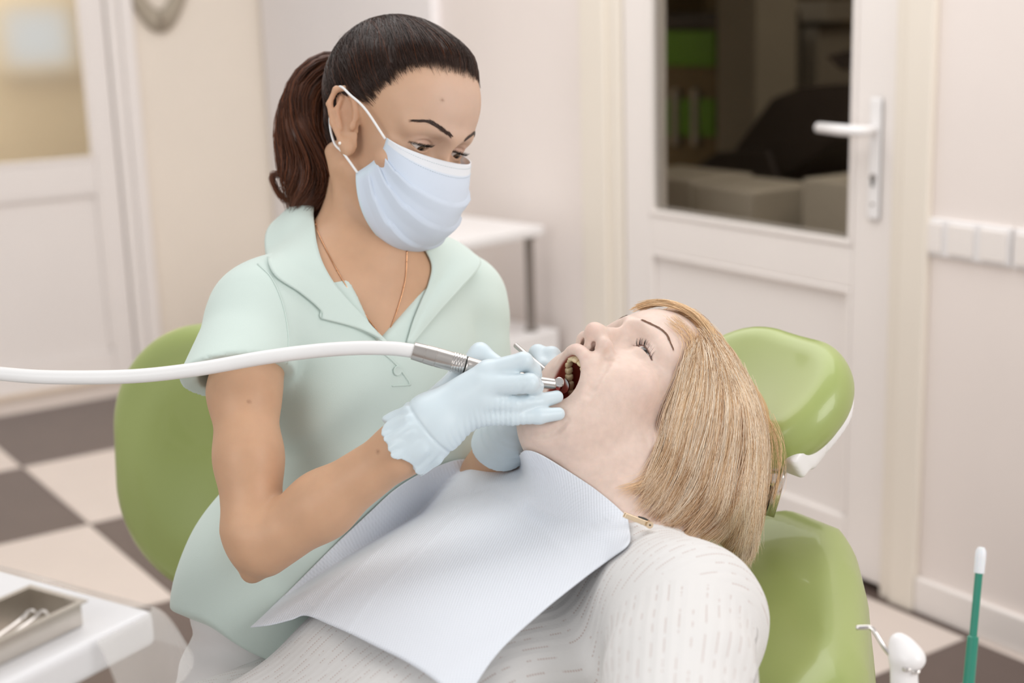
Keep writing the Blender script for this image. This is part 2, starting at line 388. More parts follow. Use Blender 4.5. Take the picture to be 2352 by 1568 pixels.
# ---- switches on the right wall: one plate of three rockers and the next plate
def switch(u0, n, label):
    t = thing('light_switch', label, 'switch', KN + E1 * U(u0) + EZ * .865, 'rocker switches on the white wall')
    w = .0815; h = .082; z0 = .823
    rw('plate', [((U(u0), 0, z0), (U(u0) + n * w, .009, z0 + h))], MAT['plastic_white'], t, bevel=.003)
    for k in range(n):
        rw('rocker', [((U(u0) + k * w + .009, .008, z0 + .009), (U(u0) + (k + 1) * w - .009, .0145, z0 + h - .009))], MAT['pvc'], t, bevel=.002)
switch(3.367, 3, 'white switch plate with three rockers on the wall beside the glass door')
switch(3.617, 2, 'second white switch plate cut by the right edge, next to the three rockers')

# ---- grey looped wall ornament, upper left
ou, oz = on_l(362, -60, .03)
t = []
for k in range(61):
    a = 2 * math.pi * k / 60
    x = .098 * math.sin(a); y = .17 * math.cos(a)
    if y < 0: x *= (1 - .25 * (y / -.17) ** 2)
    t.append((x, y))
t = np.array(t); MAT['ornament'] = material('grey_felt', srgb(176, 165, 148), .8, noise=(40, .05))
def band(path, w, dep, name, parent=None):
    n = len(path) - 1; V = []; Fc = []
    tg = np.gradient(path, axis=0); tg[0] = tg[-1] = path[1] - path[-2]
    nr = np.stack([tg[:, 1], -tg[:, 0]], 1); nr /= np.linalg.norm(nr, axis=1)[:, None]
    for i in range(n):
        for s, d in ((-1, 0), (1, 0), (1, 1), (-1, 1)):
            q = path[i] + nr[i] * w[i] * s
            V.append(KN + E2 * (ou + q[0]) + E1 * (.004 + dep * d) + EZ * (oz + q[1]))
    for i in range(n):
        j = (i + 1) % n
        for k in range(4): Fc.append((i * 4 + k, i * 4 + (k + 1) % 4, j * 4 + (k + 1) % 4, j * 4 + k))
    return mesh_obj(name, V, Fc, MAT['ornament'], parent, False)
ang = np.linspace(0, 2 * np.pi, 61)
ow = .026 + .016 * np.clip(-np.cos(ang), 0, 1) ** 6
orn = tag(band(t, ow, .02, 'wall_ornament'), 'grey looped felt ornament hanging on the cream wall at upper left', 'ornament')

# ---- white side table with post and lower cabinet, behind the dentist
TC = on_z(1269, 515, .75); tdir = on_z(1067, 551, .75) - TC; tdir[2] = 0; tdir /= np.linalg.norm(tdir)
tb_ = np.array([tdir[1], -tdir[0], 0]);
if tb_[1] < 0: tb_ = -tb_
_cs = [TC + tdir * a_ + tb_ * b_ for a_ in (-.03, .46) for b_ in (-.02, .42)]; TC = TC + E2 * max(0, .038 - min((c_ - KN) @ E2 for c_ in _cs))

tt = thing('side_table', 'white side table with a slim grey post behind the dentist', 'table', (TC + tdir * .35 + tb_ * .22) * [1, 1, 0])
bm = bmesh.new(); box_bm(bm, TC, tdir, tb_, EZ, (0, 0, -.03), (.46, .42, 0)); bm_obj('table_top', bm, MAT['plastic_white'], tt, bevel=.006)
bm = bmesh.new(); box_bm(bm, TC, tdir, tb_, EZ, (-.03, -.02, -.75), (.46, .42, -.31)); bm_obj('cabinet_body', bm, MAT['plastic_white'], tt, bevel=.006)
bm = bmesh.new(); box_bm(bm, TC, tdir, tb_, EZ, (.02, .40, -.31), (.46, .42, -.03)); bm_obj('back_panel', bm, MAT['panel_white'], tt)
for a_, b_ in ((.035, .03), (.035, .37), (.42, .37), (.42, .03)):
    po = TC + tdir * a_ + tb_ * b_
    lathe('post', [(0, .02), (.006, .02), (.008, .0135), (.27, .0135), (.272, .02), (.279, .02)], po - EZ * .31, EZ, MAT['grey_metal'], tt, n=20)
area('far_room_fill', KN + E1 * 3.2 + E2 * -1.3 + EZ * 2.6, KN + E1 * 3.2 + E2 * -1.3, 1.2, 1.2, 18, (1, .9, .74))  # added fill light that lifts the dark room behind the glass
area('corridor_fill', KN + E2 * 1.3 + E1 * -.7 + EZ * 2.6, KN + E2 * 1.3 + E1 * -.7, 1.0, 1.0, 40, (1, .95, .86))  # added fill light to brighten the frosted pane from behind
# ------------------------------------------------------------------ signed-distance modelling: smooth unions meshed on a sparse grid
def _v(a): return np.asarray(a, np.float32)
def smin(a, b, k):
    h = np.maximum(k - np.abs(a - b), 0) / k
    return np.minimum(a, b) - h * h * k * .25
def smax(a, b, k): return -smin(-a, -b, k)
def ell(c, r, R=None):
    c, r = _v(c), _v(r); R = None if R is None else _v(R)
    def f(p):
        q = p - c
        if R is not None: q = q @ R
        k0 = np.sqrt(((q / r) ** 2).sum(-1)) + 1e-9; k1 = np.sqrt(((q / (r * r)) ** 2).sum(-1)) + 1e-9
        return k0 * (k0 - 1) / k1
    return f
def cone(a, b, ra, rb):
    a, b = _v(a), _v(b); ba = b - a; L = float(ba @ ba) + 1e-12
    def f(p):
        q = p - a; h = np.clip((q @ ba) / L, 0, 1)
        return np.sqrt(((q - h[..., None] * ba) ** 2).sum(-1)) - (ra + (rb - ra) * h)
    return f
def fcone(a, b, ra, rb, n, ratio):
    """tapered capsule whose cross-section is squashed along n"""
    a, b, n = _v(a), _v(b), _v(n); ba = b - a; L = float(ba @ ba) + 1e-12
    n = n - ba * (n @ ba) / L; n /= np.linalg.norm(n)
    def f(p):
        q = p - a; h = np.clip((q @ ba) / L, 0, 1); w = q - h[..., None] * ba
        s = w @ n; w = w + (s / ratio - s)[..., None] * n
        return (np.sqrt((w ** 2).sum(-1)) - (ra + (rb - ra) * h)) * min(1, ratio)
    return f
def rbx(c, half, r, R=None):
    c, half = _v(c), _v(half) - r; R = None if R is None else _v(R)
    def f(p):
        q = p - c
        if R is not None: q = q @ R
        q = np.abs(q) - half
        return np.sqrt((np.maximum(q, 0) ** 2).sum(-1)) + np.minimum(q.max(-1), 0) - r
    return f
def plane(c, n):
    c, n = _v(c), _v(n); n = n / np.linalg.norm(n)
    return lambda p: (p - c) @ n
def drop_crumbs(V, Q, frac=.02):
    """keep only the connected pieces that hold a fair share of the vertices"""
    lab = np.arange(len(V))
    while True:
        m = lab[Q].min(1); new = lab.copy()
        for k in range(4): np.minimum.at(new, Q[:, k], m)
        new = new[new]
        if (new == lab).all(): break
        lab = new
    u, inv, cnt = np.unique(lab, return_inverse=True, return_counts=True); keep = (cnt >= frac * len(V))[inv]
    if keep.all(): return V, Q
    idx = np.cumsum(keep) - 1; return V[keep], idx[Q[keep[Q].all(1)]]
class Sdf:
    def __init__(s): s.ops = []
    def add(s, f, k=.01): s.ops.append(('a', f, k)); return s
    def sub(s, f, k=.004): s.ops.append(('s', f, k)); return s
    def cut(s, f, k=.004): s.ops.append(('i', f, k)); return s      # keep only where f < 0
    def disp(s, f): s.ops.append(('d', f, 0)); return s
    def __call__(s, p):
        sh = p.shape[:-1]; p = p.reshape(-1, 3).astype(np.float32); d = np.full(len(p), 9., np.float32)
        for m, f, k in s.ops:
            if m == 'a': d = smin(d, f(p), k)
            elif m == 's': d = smax(d, -f(p), k)
            elif m == 'i': d = smax(d, f(p), k)
            else: d = d + f(p)
        return d.reshape(sh)
    def mesh(s, lo, hi, h, B=8):
        lo = _v(lo); hi = _v(hi); nb = np.ceil((hi - lo) / (h * B)).astype(int)
        g = np.stack(np.meshgrid(*[np.arange(n) for n in nb], indexing='ij'), -1).reshape(-1, 3)
        cen = lo + (g + .5) * (h * B); Rb = h * B * .87
        fin = s(cen.astype(np.float32)); act = np.abs(fin) < Rb * 1.5 + .004
        g = g[act]; cen = cen[act].astype(np.float32); fin = fin[act]; n = B + 1
        off = np.stack(np.meshgrid(*[np.arange(n)] * 3, indexing='ij'), -1).reshape(-1, 3)
        kmx = [max([o[2] for o in s.ops[i:]]) for i in range(len(s.ops))]
        D = np.empty((len(g), n ** 3), np.float32); CH = 1500
        for c0 in range(0, len(g), CH):
            gs = slice(c0, c0 + CH); pts = (lo + (g[gs][:, None] * B + off[None]) * h).astype(np.float32); cc = cen[gs]; ff = fin[gs]
            d = np.full(pts.shape[:2], 9., np.float32)
            for io, (m, f, k) in enumerate(s.ops):
                if m == 'd': d = d + f(pts.reshape(-1, 3)).reshape(d.shape); continue
                dc = f(cc)
                if m == 'a': rel = dc < np.abs(ff) + 2.4 * Rb + kmx[io]
                elif m == 's': rel = dc < 1.5 * Rb + k + .004
                else: rel = dc > -(1.5 * Rb + k + .004)
                ix = np.nonzero(rel)[0]
                if len(ix) == 0: continue
                v = f(pts[ix].reshape(-1, 3)).reshape(len(ix), -1)
                d[ix] = smin(d[ix], v, k) if m == 'a' else smax(d[ix], -v if m == 's' else v, k)
            D[gs] = d
        D = D.reshape(-1, n, n, n)
        # one vertex for each cell that the surface crosses
        cs = [D[:, i:i + B, j:j + B, k:k + B] for i in (0, 1) for j in (0, 1) for k in (0, 1)]
        neg = sum((c < 0).astype(np.int8) for c in cs); mixed = (neg > 0) & (neg < 8)
        bi, ci, cj, ck = np.nonzero(mixed)
        cv = np.stack([c[bi, ci, cj, ck] for c in cs], 1); corner = np.array([(i, j, k) for i in (0, 1) for j in (0, 1) for k in (0, 1)], np.float32)
        acc = np.zeros((len(bi), 3), np.float32); cnt = np.zeros(len(bi), np.float32)
        for a in range(8):
            for ax in (4, 2, 1):
                if a & ax: continue
                b = a | ax; va, vb = cv[:, a], cv[:, b]; x = (va < 0) != (vb < 0)
                t = np.where(x, va / np.where(x, va - vb, 1), 0)
                acc += np.where(x[:, None], corner[a] + t[:, None] * (corner[b] - corner[a]), 0); cnt += x
        cell = g[bi] * B + np.stack([ci, cj, ck], 1); V = lo + (cell + acc / cnt[:, None]) * h
        dims = nb * B + 2; key = (cell[:, 0] * dims[1] + cell[:, 1]) * dims[2] + cell[:, 2]
        o = np.argsort(key); key = key[o]; V = V[o]; cell = cell[o]; cv = cv[o]
        Q = []
        for ax, (e1, e2) in ((0, (1, 2)), (1, (2, 0)), (2, (0, 1))):
            bit = (4, 2, 1)[ax]; x = (cv[:, 0] < 0) != (cv[:, bit] < 0); x &= (cell[:, e1] > 0) & (cell[:, e2] > 0)
            ii = np.nonzero(x)[0]; u1 = np.zeros(3, int); u1[e1] = 1; u2 = np.zeros(3, int); u2[e2] = 1
            ids = [ii]; ok = np.ones(len(ii), bool)
            for dv in (u1, u1 + u2, u2):
                c = cell[ii] - dv; kk = (c[:, 0] * dims[1] + c[:, 1]) * dims[2] + c[:, 2]
                p = np.clip(np.searchsorted(key, kk), 0, len(key) - 1); ok &= key[p] == kk; ids.append(p)
            q = np.stack(ids, 1)[ok]; fl = (cv[ii, 0] < 0)[ok]; q[~fl] = q[~fl][:, ::-1]; Q.append(q)
        return drop_crumbs(V.astype(np.float32), np.concatenate(Q))
    def shape(s, lo, hi, h, zones=()):
        """mesh, then split the given zones finer and pull the new points onto the surface"""
        V, Q = s.mesh(lo, hi, h); poly = []
        for z in zones:
            V, Q, pl_, n0 = refine(V, Q, z); poly += pl_
            m = z(V) | (np.arange(len(V)) >= n0); V[m] = s.relax(V[m], 2)
        return V, (Q, poly)
    def relax(s, V, it=2, e=4e-4, mx=.002):
        """pull vertices onto the zero surface"""
        V = V.astype(np.float32)
        for _ in range(it):
            d = s(V); G = np.stack([s(V + _v(u) * e) - s(V - _v(u) * e) for u in np.eye(3)], 1) / (2 * e)
            V = V - G * np.clip(d / np.maximum((G ** 2).sum(1), .05), -mx, mx)[:, None]
        return V
def refine(V, Q, mask_fn):
    """split each quad inside the region into four; returns verts, quads, polygons with extra edge points, count of old verts"""
    sel = mask_fn(V[Q].mean(1)); S = Q[sel]; n0 = len(V); R_ = Q[~sel]
    if not len(S): return V, Q, [], n0
    e = np.stack([S, np.roll(S, -1, 1)], 2).reshape(-1, 2); e = np.sort(e, 1); k = e[:, 0].astype(np.int64) * n0 + e[:, 1]
    uk, inv = np.unique(k, return_inverse=True); mid = (V[uk // n0] + V[uk % n0]) / 2; inv = inv.reshape(-1, 4) + n0
    cen = np.arange(len(S)) + n0 + len(uk); V2 = np.concatenate([V, mid, V[S].mean(1)]).astype(np.float32)
    nq = np.concatenate([np.stack([S[:, a], inv[:, a], cen, inv[:, a - 1]], 1) for a in range(4)])
    e2 = np.stack([R_, np.roll(R_, -1, 1)], 2); e2 = np.sort(e2, 2); k2 = e2[..., 0].astype(np.int64) * n0 + e2[..., 1]
    pos = np.clip(np.searchsorted(uk, k2), 0, len(uk) - 1); hit = uk[pos] == k2; touched = hit.any(1); poly = []
    for q, h, p in zip(R_[touched].tolist(), hit[touched].tolist(), pos[touched].tolist()):
        f = []
        for a in range(4):
            f.append(q[a])
            if h[a]: f.append(n0 + p[a])
        poly.append(f)
    return V2, np.concatenate([R_[~touched], nq]), poly, n0
def paint(o, cols, name='Col'):
    a = o.data.color_attributes.new(name, 'FLOAT_COLOR', 'POINT')
    c = np.ones((len(o.data.vertices), 4), np.float32); c[:, :3] = cols; a.data.foreach_set('color', c.ravel())
def vnoise(p, sc, seed=0):
    """cheap smooth noise in -1..1 from summed sines"""
    r = np.random.default_rng(seed); o = np.zeros(p.shape[:-1], np.float32)
    for i in range(5):
        w = r.normal(size=3); w *= sc * (0.6 + .3 * i) / np.linalg.norm(w); o += np.sin(p @ w.astype(np.float32) + r.uniform(0, 6.28)) / (1.6 + .4 * i)
    return o / 2.2
def sstep(a, b, x):
    t = np.clip((x - a) / (b - a), 0, 1); return t * t * (3 - 2 * t)
def strands(name, paths, r0, mat, parent, cols=None, label=None, taper=.3, root=1.0):
    """many thin three-sided hairs as one mesh; paths (N, M, 3)"""
    Pp = np.asarray(paths, np.float32); N, M, _ = Pp.shape
    T = np.gradient(Pp, axis=1); T /= np.linalg.norm(T, axis=2, keepdims=True) + 1e-9
    ref = _v([.31, -.77, .55]); A = np.cross(T, ref); A /= np.linalg.norm(A, axis=2, keepdims=True) + 1e-9; Bn = np.cross(T, A)
    r = np.broadcast_to(np.asarray(r0, np.float32).reshape(-1, 1), (N, M)) * (1 - (1 - taper) * np.linspace(0, 1, M) ** 3)[None]
    r = r * (root + (1 - root) * np.clip(np.linspace(0, 1, M) / .35, 0, 1))[None]
    V = np.stack([Pp + r[..., None] * (math.cos(a) * A + math.sin(a) * Bn) for a in (0, 2.094, 4.189)], 2).reshape(-1, 3)
    b = (np.arange(N)[:, None] * M + np.arange(M - 1)[None]).reshape(-1) * 3; Q = []
    for k in range(3): Q.append(np.stack([b + k, b + (k + 1) % 3, b + 3 + (k + 1) % 3, b + 3 + k], 1))
    o = mesh_obj(name, V, np.concatenate(Q), mat, parent, True, label)
    if cols is not None: paint(o, np.repeat(np.asarray(cols, np.float32), M * 3, axis=0))
    return o
# ------------------------------------------------------------------ heads
def loc(f, R, T):
    R, T = _v(R), _v(T); return lambda p: f((p - T) @ R)
def head_ops(S, R, T, q):
    """a head in its own frame (x right, y to the front, z up, eyes at z=0)"""
    A = lambda f, k=.012: S.add(loc(f, R, T), k)
    D = lambda f, k=.004: S.sub(loc(f, R, T), k)
    fl = q.get('full', 0.0); ey = q.get('eye_y', .0665); by = q.get('brow_y', 0); ny = q.get('nose_y', 0); nz = q.get('nose_z', 0)
    A(ell((0, -.012, .032), (.0735 + fl * .2, .096, .081)), .01)
    A(ell((0, .034, .036), (.062, .056 + by, .066)), .02)
    A(ell((0, .036, -.03), (.057 + fl, .050 + by * .6, .066)), .02)
    for s in (-1, 1):
        A(ell((s * .046, .056, -.030), (.020 + fl * .4, .018, .017)), .018)
        A(cone((s * .008, .0865 + by, .017), (s * .046, .063 + by, .017), .0085, .009), .014)
    if q.get('open'):
        ch = np.array(q['chin'])
        for s in (-1, 1):
            n_ = q.get('far', 1.0) if s > 0 else 1.0
            A(cone((s * .056, -.004, -.062), (s * .014 * n_, ch[1] - .012, ch[2] + .012), .018, .017), .024)
            A(ell((s * .038 * n_, .040, -.075), (.021, .034, .052)), .03)
            A(ell((s * .030 * n_, .066, -.062), (.019, .020, .026)), .02)
        A(ell((-.002, .032, -.10), (.036, .030, .05)), .02)
        A(ell((0, ch[1], ch[2]), (.018, .015, .015)), .018)
        A(ell((0, -.006, -.104), (.044, .044, .03)), .03)
        A(cone((-.012, .084, -.057), (.009, .084, -.057), .0145, .0145), .016)
        A(ell((-.002, .042, -.092), (.029, .022, .036)), .02)
    else:
        for s in (-1, 1):
            A(cone((s * .053, -.002, -.062), (s * .012, .070, -.104), .015, .013), .025)
        A(ell((0, .045, -.07), (.042, .048, .044)), .02)
        A(ell((0, .079, -.104), (.018, .013, .014)), .015)
    # nose
    A(cone((0, .083 + by, .010), (0, .104 + ny, -.028 + nz), .0065, .0085), .012)
    nr_ = q.get('nose_r', 1.0)
    A(ell((0, .1085 + ny, -.036 + nz), (.0105 * nr_, .0115 * nr_, .0095 * nr_)), .009)
    for s in (-1, 1):
        A(ell((s * .0125 * nr_, .096 + ny * .8, -.040 + nz), (.0078 * nr_, .0115 * nr_, .0085 * nr_)), .006)
    A(cone((0, .107 + ny, -.044 + nz), (0, .092, -.050 + nz * .6), .0035, .0045), .006)
    for s in (-1, 1):
        D(cone((s * .0066 * nr_, .1035 + ny, -.0440 + nz - .010 * (nr_ - 1)), (s * .0095 * nr_, .0915 + ny * .8, -.0425 + nz - .008 * (nr_ - 1)), .0026 * nr_, .0034 * nr_), .002)
        D(cone((s * .0075 * nr_, .097 + ny, -.048 + nz - .010 * (nr_ - 1)), (s * .0062, .093 + ny, -.030 + nz), .0034 * nr_, .0025), .002)
    # eyes: socket, lid bulge, almond opening, crease
    for s in (-1, 1):
        ec = np.array([s * .031, ey, -.001])
        D(ell((s * .031, ey + .030, .003), (.020, .017, .012)), .014)
        D(ell((s * .016, ey + .025, -.002), (.008, .012, .012)), .012)
        A(ell(ec, (.0136, .0136, .0132)), .006)
        hu, hl, tilt, w = q['eye']
        def cr(p, s=s, ec=ec):
            x = (p[:, 0] - ec[0]) * s; y = p[:, 1] - ec[1]; z = p[:, 2] - ec[2]; u = 1 - (x / (w * 1.1)) ** 2
            zc = (hu + .0052) * u + tilt * x
            return np.maximum(np.maximum(np.sqrt((z - zc) ** 2 + np.minimum(y - .0095 - .002 * u, 0) ** 2) - .0006, np.abs(x) - w), y - .03)
        D(cr, .0035)
        def op(p, s=s, ec=ec):
            x = (p[:, 0] - ec[0]) * s; y = p[:, 1] - ec[1]; z = p[:, 2] - ec[2]; u = 1 - (x / w) ** 2
            d = np.maximum(z - (hu * u + tilt * x), (-hl * u + tilt * x) - z) * .8
            return np.maximum(np.maximum(d, .0015 - y), y - .03)
        D(op, .0012)
    # ears
    eb = q.get('ear_y', 0)
    for s in (-1, 1):
        def E(x, y, z): return (s * x, y + eb - .012 * (z + .01) / .03, z)
        A(fcone(E(.0715, -.010, .008), E(.069, -.004, -.034), .0155, .010, (1, s * .45, 0), .28), .004)
        h = [E(.072, .006, -.004), E(.074, .004, .012), E(.078, -.007, .0225), E(.084, -.020, .016), E(.086, -.0265, -.002), E(.082, -.022, -.020), E(.076, -.012, -.034), E(.072, -.004, -.042)]
        for a, b in zip(h[:-1], h[1:]): A(cone(a, b, .0036, .0036), .003)
        A(ell(E(.072, -.004, -.039), (.0052, .0085, .010)), .006)
        D(ell(E(.0815, -.006, -.008), (.0085, .0085, .0125)), .004)
        D(ell(E(.084, -.014, .006), (.006, .006, .009)), .004)
        ah = [E(.079, -.014, .010), E(.0815, -.018, -.004), E(.0775, -.013, -.022)]
        for a, b in zip(ah[:-1], ah[1:]): A(cone(a, b, .0026, .0026), .003)
        A(ell(E(.074, .004, -.013), (.004, .0042, .0065)), .004)
def eyeball(name, R, T, ec, gaze, parent, iris=(.10, .055, .03), r=.0122):
    """sphere with iris and pupil painted by angle from the gaze"""
    bm = bmesh.new(); bmesh.ops.create_uvsphere(bm, u_segments=64, v_segments=48, radius=1.0)
    V = np.array([v.co[:] for v in bm.verts]); Fc = [[v.index for v in f.verts] for f in bm.faces]; bm.free()
    g = np.array(gaze, float); g /= np.linalg.norm(g)
    z = np.array([0, 0, 1.0]); ax = np.cross(z, g); an = math.acos(np.clip(g[2], -1, 1))
    M3 = np.array(Matrix.Rotation(an, 3, Vector(ax) if np.linalg.norm(ax) > 1e-6 else Vector((1, 0, 0))))
    Vl = V @ M3.T; ang = np.degrees(np.arccos(np.clip(V[:, 2], -1, 1)))
    bulge = 1 + .05 * np.clip(1 - ang / 34, 0, 1)
    o = mesh_obj(name, (np.array(ec) + Vl * r * bulge[:, None]) @ R.T + T, Fc, MAT['eye'], parent)
    c = np.tile([.80, .74, .70], (len(V), 1)); ir = np.array(iris)
    t = sstep(31, 27.5, ang)[:, None]; c = c * (1 - t) + (ir * (.55 + .75 * sstep(26, 14, ang)[:, None])) * t
    t = sstep(13, 11.5, ang)[:, None]; c = c * (1 - t) + np.array([.006, .005, .005]) * t
    paint(o, c); return o
MAT['eye'] = material('eye', (1, 1, 1, 1), .06, attr='Col', coat=.6)
MAT['skin_d'] = material('skin_tan', (1, 1, 1, 1), .46, attr='Col', sss=.22, spec=.35, noise=(45, .035), bump=('noise', 420, .07, .001))
MAT['skin_p'] = material('skin_fair', (1, 1, 1, 1), .44, attr='Col', sss=.25, spec=.35, noise=(110, .05), bump=('noise', 300, .16, .001))
MAT['hair_d'] = material('dark_hair', (1, 1, 1, 1), .36, attr='Col', spec=.5)
MAT['hair_p'] = material('blond_hair', (1, 1, 1, 1), .38, attr='Col', spec=.5)
MAT['lash'] = material('lash', srgb(22, 16, 14), .5, noise=(50, .05))
MAT['polo'] = material('mint_pique', srgb(204, 219, 213), .85, noise=(14, .012), bump=('voronoi', 900, .12, .0006), sheen=.15)
MAT['polo_in'] = MAT['polo']
MAT['glove'] = material('pale_blue_latex', srgb(209, 223, 230), .38, noise=(30, .015), bump=('noise', 160, .05, .001), sss=.12, sss_col=(.6, .8, 1))
MAT['mask'] = material('blue_mask_fabric', (1, 1, 1, 1), .8, attr='Col', bump=('noise', 700, .12, .0005))
MAT['elastic'] = material('white_elastic', srgb(240, 240, 240), .8, noise=(60, .02))
MAT['gold'] = material('rose_gold', srgb(222, 170, 130), .25, metal=1, noise=(60, .03))
MAT['pearl'] = material('pearl', srgb(245, 238, 230), .2, noise=(60, .02))
MAT['pants'] = material('white_cotton', srgb(226, 224, 224), .85, noise=(14, .015), bump=('noise', 300, .08, .001))
import time as _time
def face_zone(R, T):
    def f(c):
        q = (c - T) @ R
        return (q[:, 1] > .045) & (np.abs(q[:, 2]) < .035)
    return f
def skin_cols(V, R, T, base, q):
    p = (V - T) @ R; c = np.tile(np.array(base, np.float32), (len(V), 1)); n = vnoise(V.astype(np.float32), 60, 3)[:, None]
    c *= 1 + .03 * n
    def blend(mask, col): 
        m = mask[:, None]; c[:] = c * (1 - m) + np.array(col) * m
    g = lambda ctr, r: np.exp(-(((p - np.array(ctr)) / np.array(r)) ** 2).sum(1))
    hd = (np.abs(p[:, 0]) < .1) & (np.abs(p[:, 1]) < .14) & (np.abs(p[:, 2]) < .16)
    for s in (-1, 1):
        blend(hd * .35 * g((s * .05, .05, -.035), (.022, .03, .022)), q['blush'])
        blend(hd * .55 * g((s * .031, .076, .004), (.016, .02, .0075)), q['lid'])
        blend(hd * .4 * g((s * .08, -.012, .0), (.012, .03, .03)), q['blush'])
    blend(hd * .35 * g((0, .118, -.04), (.014, .014, .012)), q['blush'])
    return c, blend, p, g, hd
def brow(R, T, surf, pts, n, r, col, mat, parent, spread, length, lift=.0006, up=.4, seed=5):
    r_ = np.random.default_rng(seed); g = spline(pts, 60); out = []
    for i in range(n):
        k = r_.uniform(0, 58.9); i0 = int(k); f = k - i0; c = g[i0] * (1 - f) + g[i0 + 1] * f; t = g[min(i0 + 1, 59)] - g[i0]; t /= np.linalg.norm(t)
        w = spread * (1 - (k / 59) ** 2 * .75); c = c + np.array([0, 0, 1]) * r_.uniform(-w, w)
        d = t + np.array([0, 0, up * (1 - k / 40) + r_.normal(0, .12)]); d /= np.linalg.norm(d); L = length * r_.uniform(.6, 1.1)
        out.append([c + d * L * a + np.array([0, 0, -.0006 * a * a]) for a in np.linspace(0, 1, 5)])
    W = np.array(out) @ R.T + T; W = W.reshape(-1, 3).astype(np.float32)
    for _ in range(3):
        e = 5e-4; d = surf(W); G = np.stack([surf(W + _v(u) * e) - surf(W - _v(u) * e) for u in np.eye(3)], 1) / (2 * e); W = W - G * np.clip(d - lift, -.004, .004)[:, None]
    W = W.reshape(n, 5, 3)
    return strands('eyebrow', W, r, mat, parent, np.tile(col, (n, 1)) * r_.uniform(.7, 1.3, (n, 1)), taper=.25)
def lashes(R, T, ec, s, q, n, L, parent, down=.0, r=.00013, out_=.6, seed=2):
    r_ = np.random.default_rng(seed); hu, hl, tilt, w = q; out = []
    for i in range(n):
        x = w * r_.uniform(-.75, .97); u = 1 - (x / w) ** 2; z = hu * u + tilt * x
        y = math.sqrt(max(.0135 ** 2 - x * x * .8 - z * z, 1e-6))
        b = np.array([ec[0] + s * x, ec[1] + y, ec[2] + z]); l = L * r_.uniform(.75, 1.1)
        d = np.array([s * (x / w * out_ + r_.normal(0, .08)), 1.0, -down])
        out.append([b + d * l * a / 1.3 + np.array([0, 0, l * (.55 + down * .7) * a ** 2.2]) for a in np.linspace(0, 1, 6)])
    return strands('eyelashes', np.array(out) @ R.T + T, r, MAT['lash'], parent, taper=.2)
def drop_on(sdf, pts, lift, dirv=None, it=24):
    """push points along the viewing rays of their own position onto a surface, then lift along its normal"""
    W = np.asarray(pts, np.float32).copy(); D_ = W - _v(CAMC); D_ /= np.linalg.norm(D_, axis=1, keepdims=True)
    for _ in range(it): W = W + D_ * (sdf(W) * .8)[:, None]
    e = 5e-4; G = np.stack([sdf(W + _v(u) * e) - sdf(W - _v(u) * e) for u in np.eye(3)], 1); G /= np.linalg.norm(G, axis=1, keepdims=True) + 1e-9
    return W + G * lift
# ------------------------------------------------------------------ the patient
RP = np.array([[-0.6077107936942273, -0.19152914162970047, 0.7707166659247238], [0.7927924464524648, -0.20320716524546012, 0.5746189910199802], [0.0465588667758141, 0.9602205142046774, 0.27533404443522325]])
TPT = np.array([0.1339328383008341, 1.4990166509033371, 0.9406288477669262])
def HP(x, y, z): return RP @ np.array([x, y, z]) + TPT
SLp, SRp = P(1572, 1408, 1.335), P(1128, 1172, 1.64); MS = (SLp + SRp) / 2
SX = SLp - SRp; SX /= np.linalg.norm(SX)                       # to her left shoulder
BX = np.array([-.72, -.62, -.31]); BX -= SX * (BX @ SX); BX /= np.linalg.norm(BX)   # to the feet
NX = np.cross(SX, BX)
if NX[2] < 0: NX = -NX
TF = np.array([SX, BX, NX]).T
def BP(s, b, n): return MS + SX * s + BX * b + NX * n
pat = thing('person', 'blonde woman in white knit top reclining with mouth wide open', 'person', BP(0, .45, -.1))
PO = dict(open=1, far=.78, chin=(0, .0500, -.128), full=.005, eye=(.0026, .0020, -.12, .0152), eye_y=.0715, brow_y=.006, nose_y=-.002, nose_z=.003, nose_r=1.22, ear_y=-.008)
BPt = Sdf(); head_ops(BPt, RP, TPT, PO)
NBp = P(1432, 1215, 1.505)
_n0 = len(BPt.ops)
BPt.add(cone(HP(0, -.022, -.05), NBp, .060, .066), .03)
BPt.add(cone(HP(0, -.004, -.094), P(1400, 1190, 1.48), .036, .040), .03)
BPt.add(cone(HP(-.052, -.02, -.06), P(1400, 1190, 1.455), .012, .010), .02)
for s in (1, -1): BPt.add(cone(NBp, MS + SX * s * .15, .055, .045), .05)
BPt.add(ell(BP(0, .06, -.06), (.16, .09, .08), TF), .05); BPt.cut(plane(BP(0, .07, 0), BX), .01)
NECK_OPS = BPt.ops[_n0:]
# open mouth
mn = np.array([0, .70, -.71]); mt = np.array([0, .71, .70])
MRm = np.array([[1, 0, 0], mn / np.linalg.norm(mn), mt / np.linalg.norm(mt)]).T
mc_ = np.array([0, .090, -.0905])
_lp = [(0, .1005, -.0610), (.011, .0970, -.0625), (.0205, .0870, -.0690), (.0262, .0735, -.0800), (.0238, .0630, -.0930), (.0145, .0555, -.1040), (0, .0530, -.1080)]
lip = spline([(x * .62, y, z) for x, y, z in _lp] + [(-x, y, z) for x, y, z in _lp[-2::-1]], 37)
LA = lambda f, k: BPt.add(loc(f, RP, TPT), k)
LS_ = lambda f, k: BPt.sub(loc(f, RP, TPT), k)
for a, b in zip(lip[:-1], lip[1:]): LA(cone(a, b, .0050, .0050), .007)
cavity = ell((-.0042, .0650, -.0740), (.0185, .046, .0315), MRm)
LS_(cavity, .004)
cr_ = drop_on(BPt, PA(spline([(1404, 802, 1.40), (1388, 838, 1.40), (1368, 872, 1.40), (1352, 905, 1.40)], 8)), .0006)
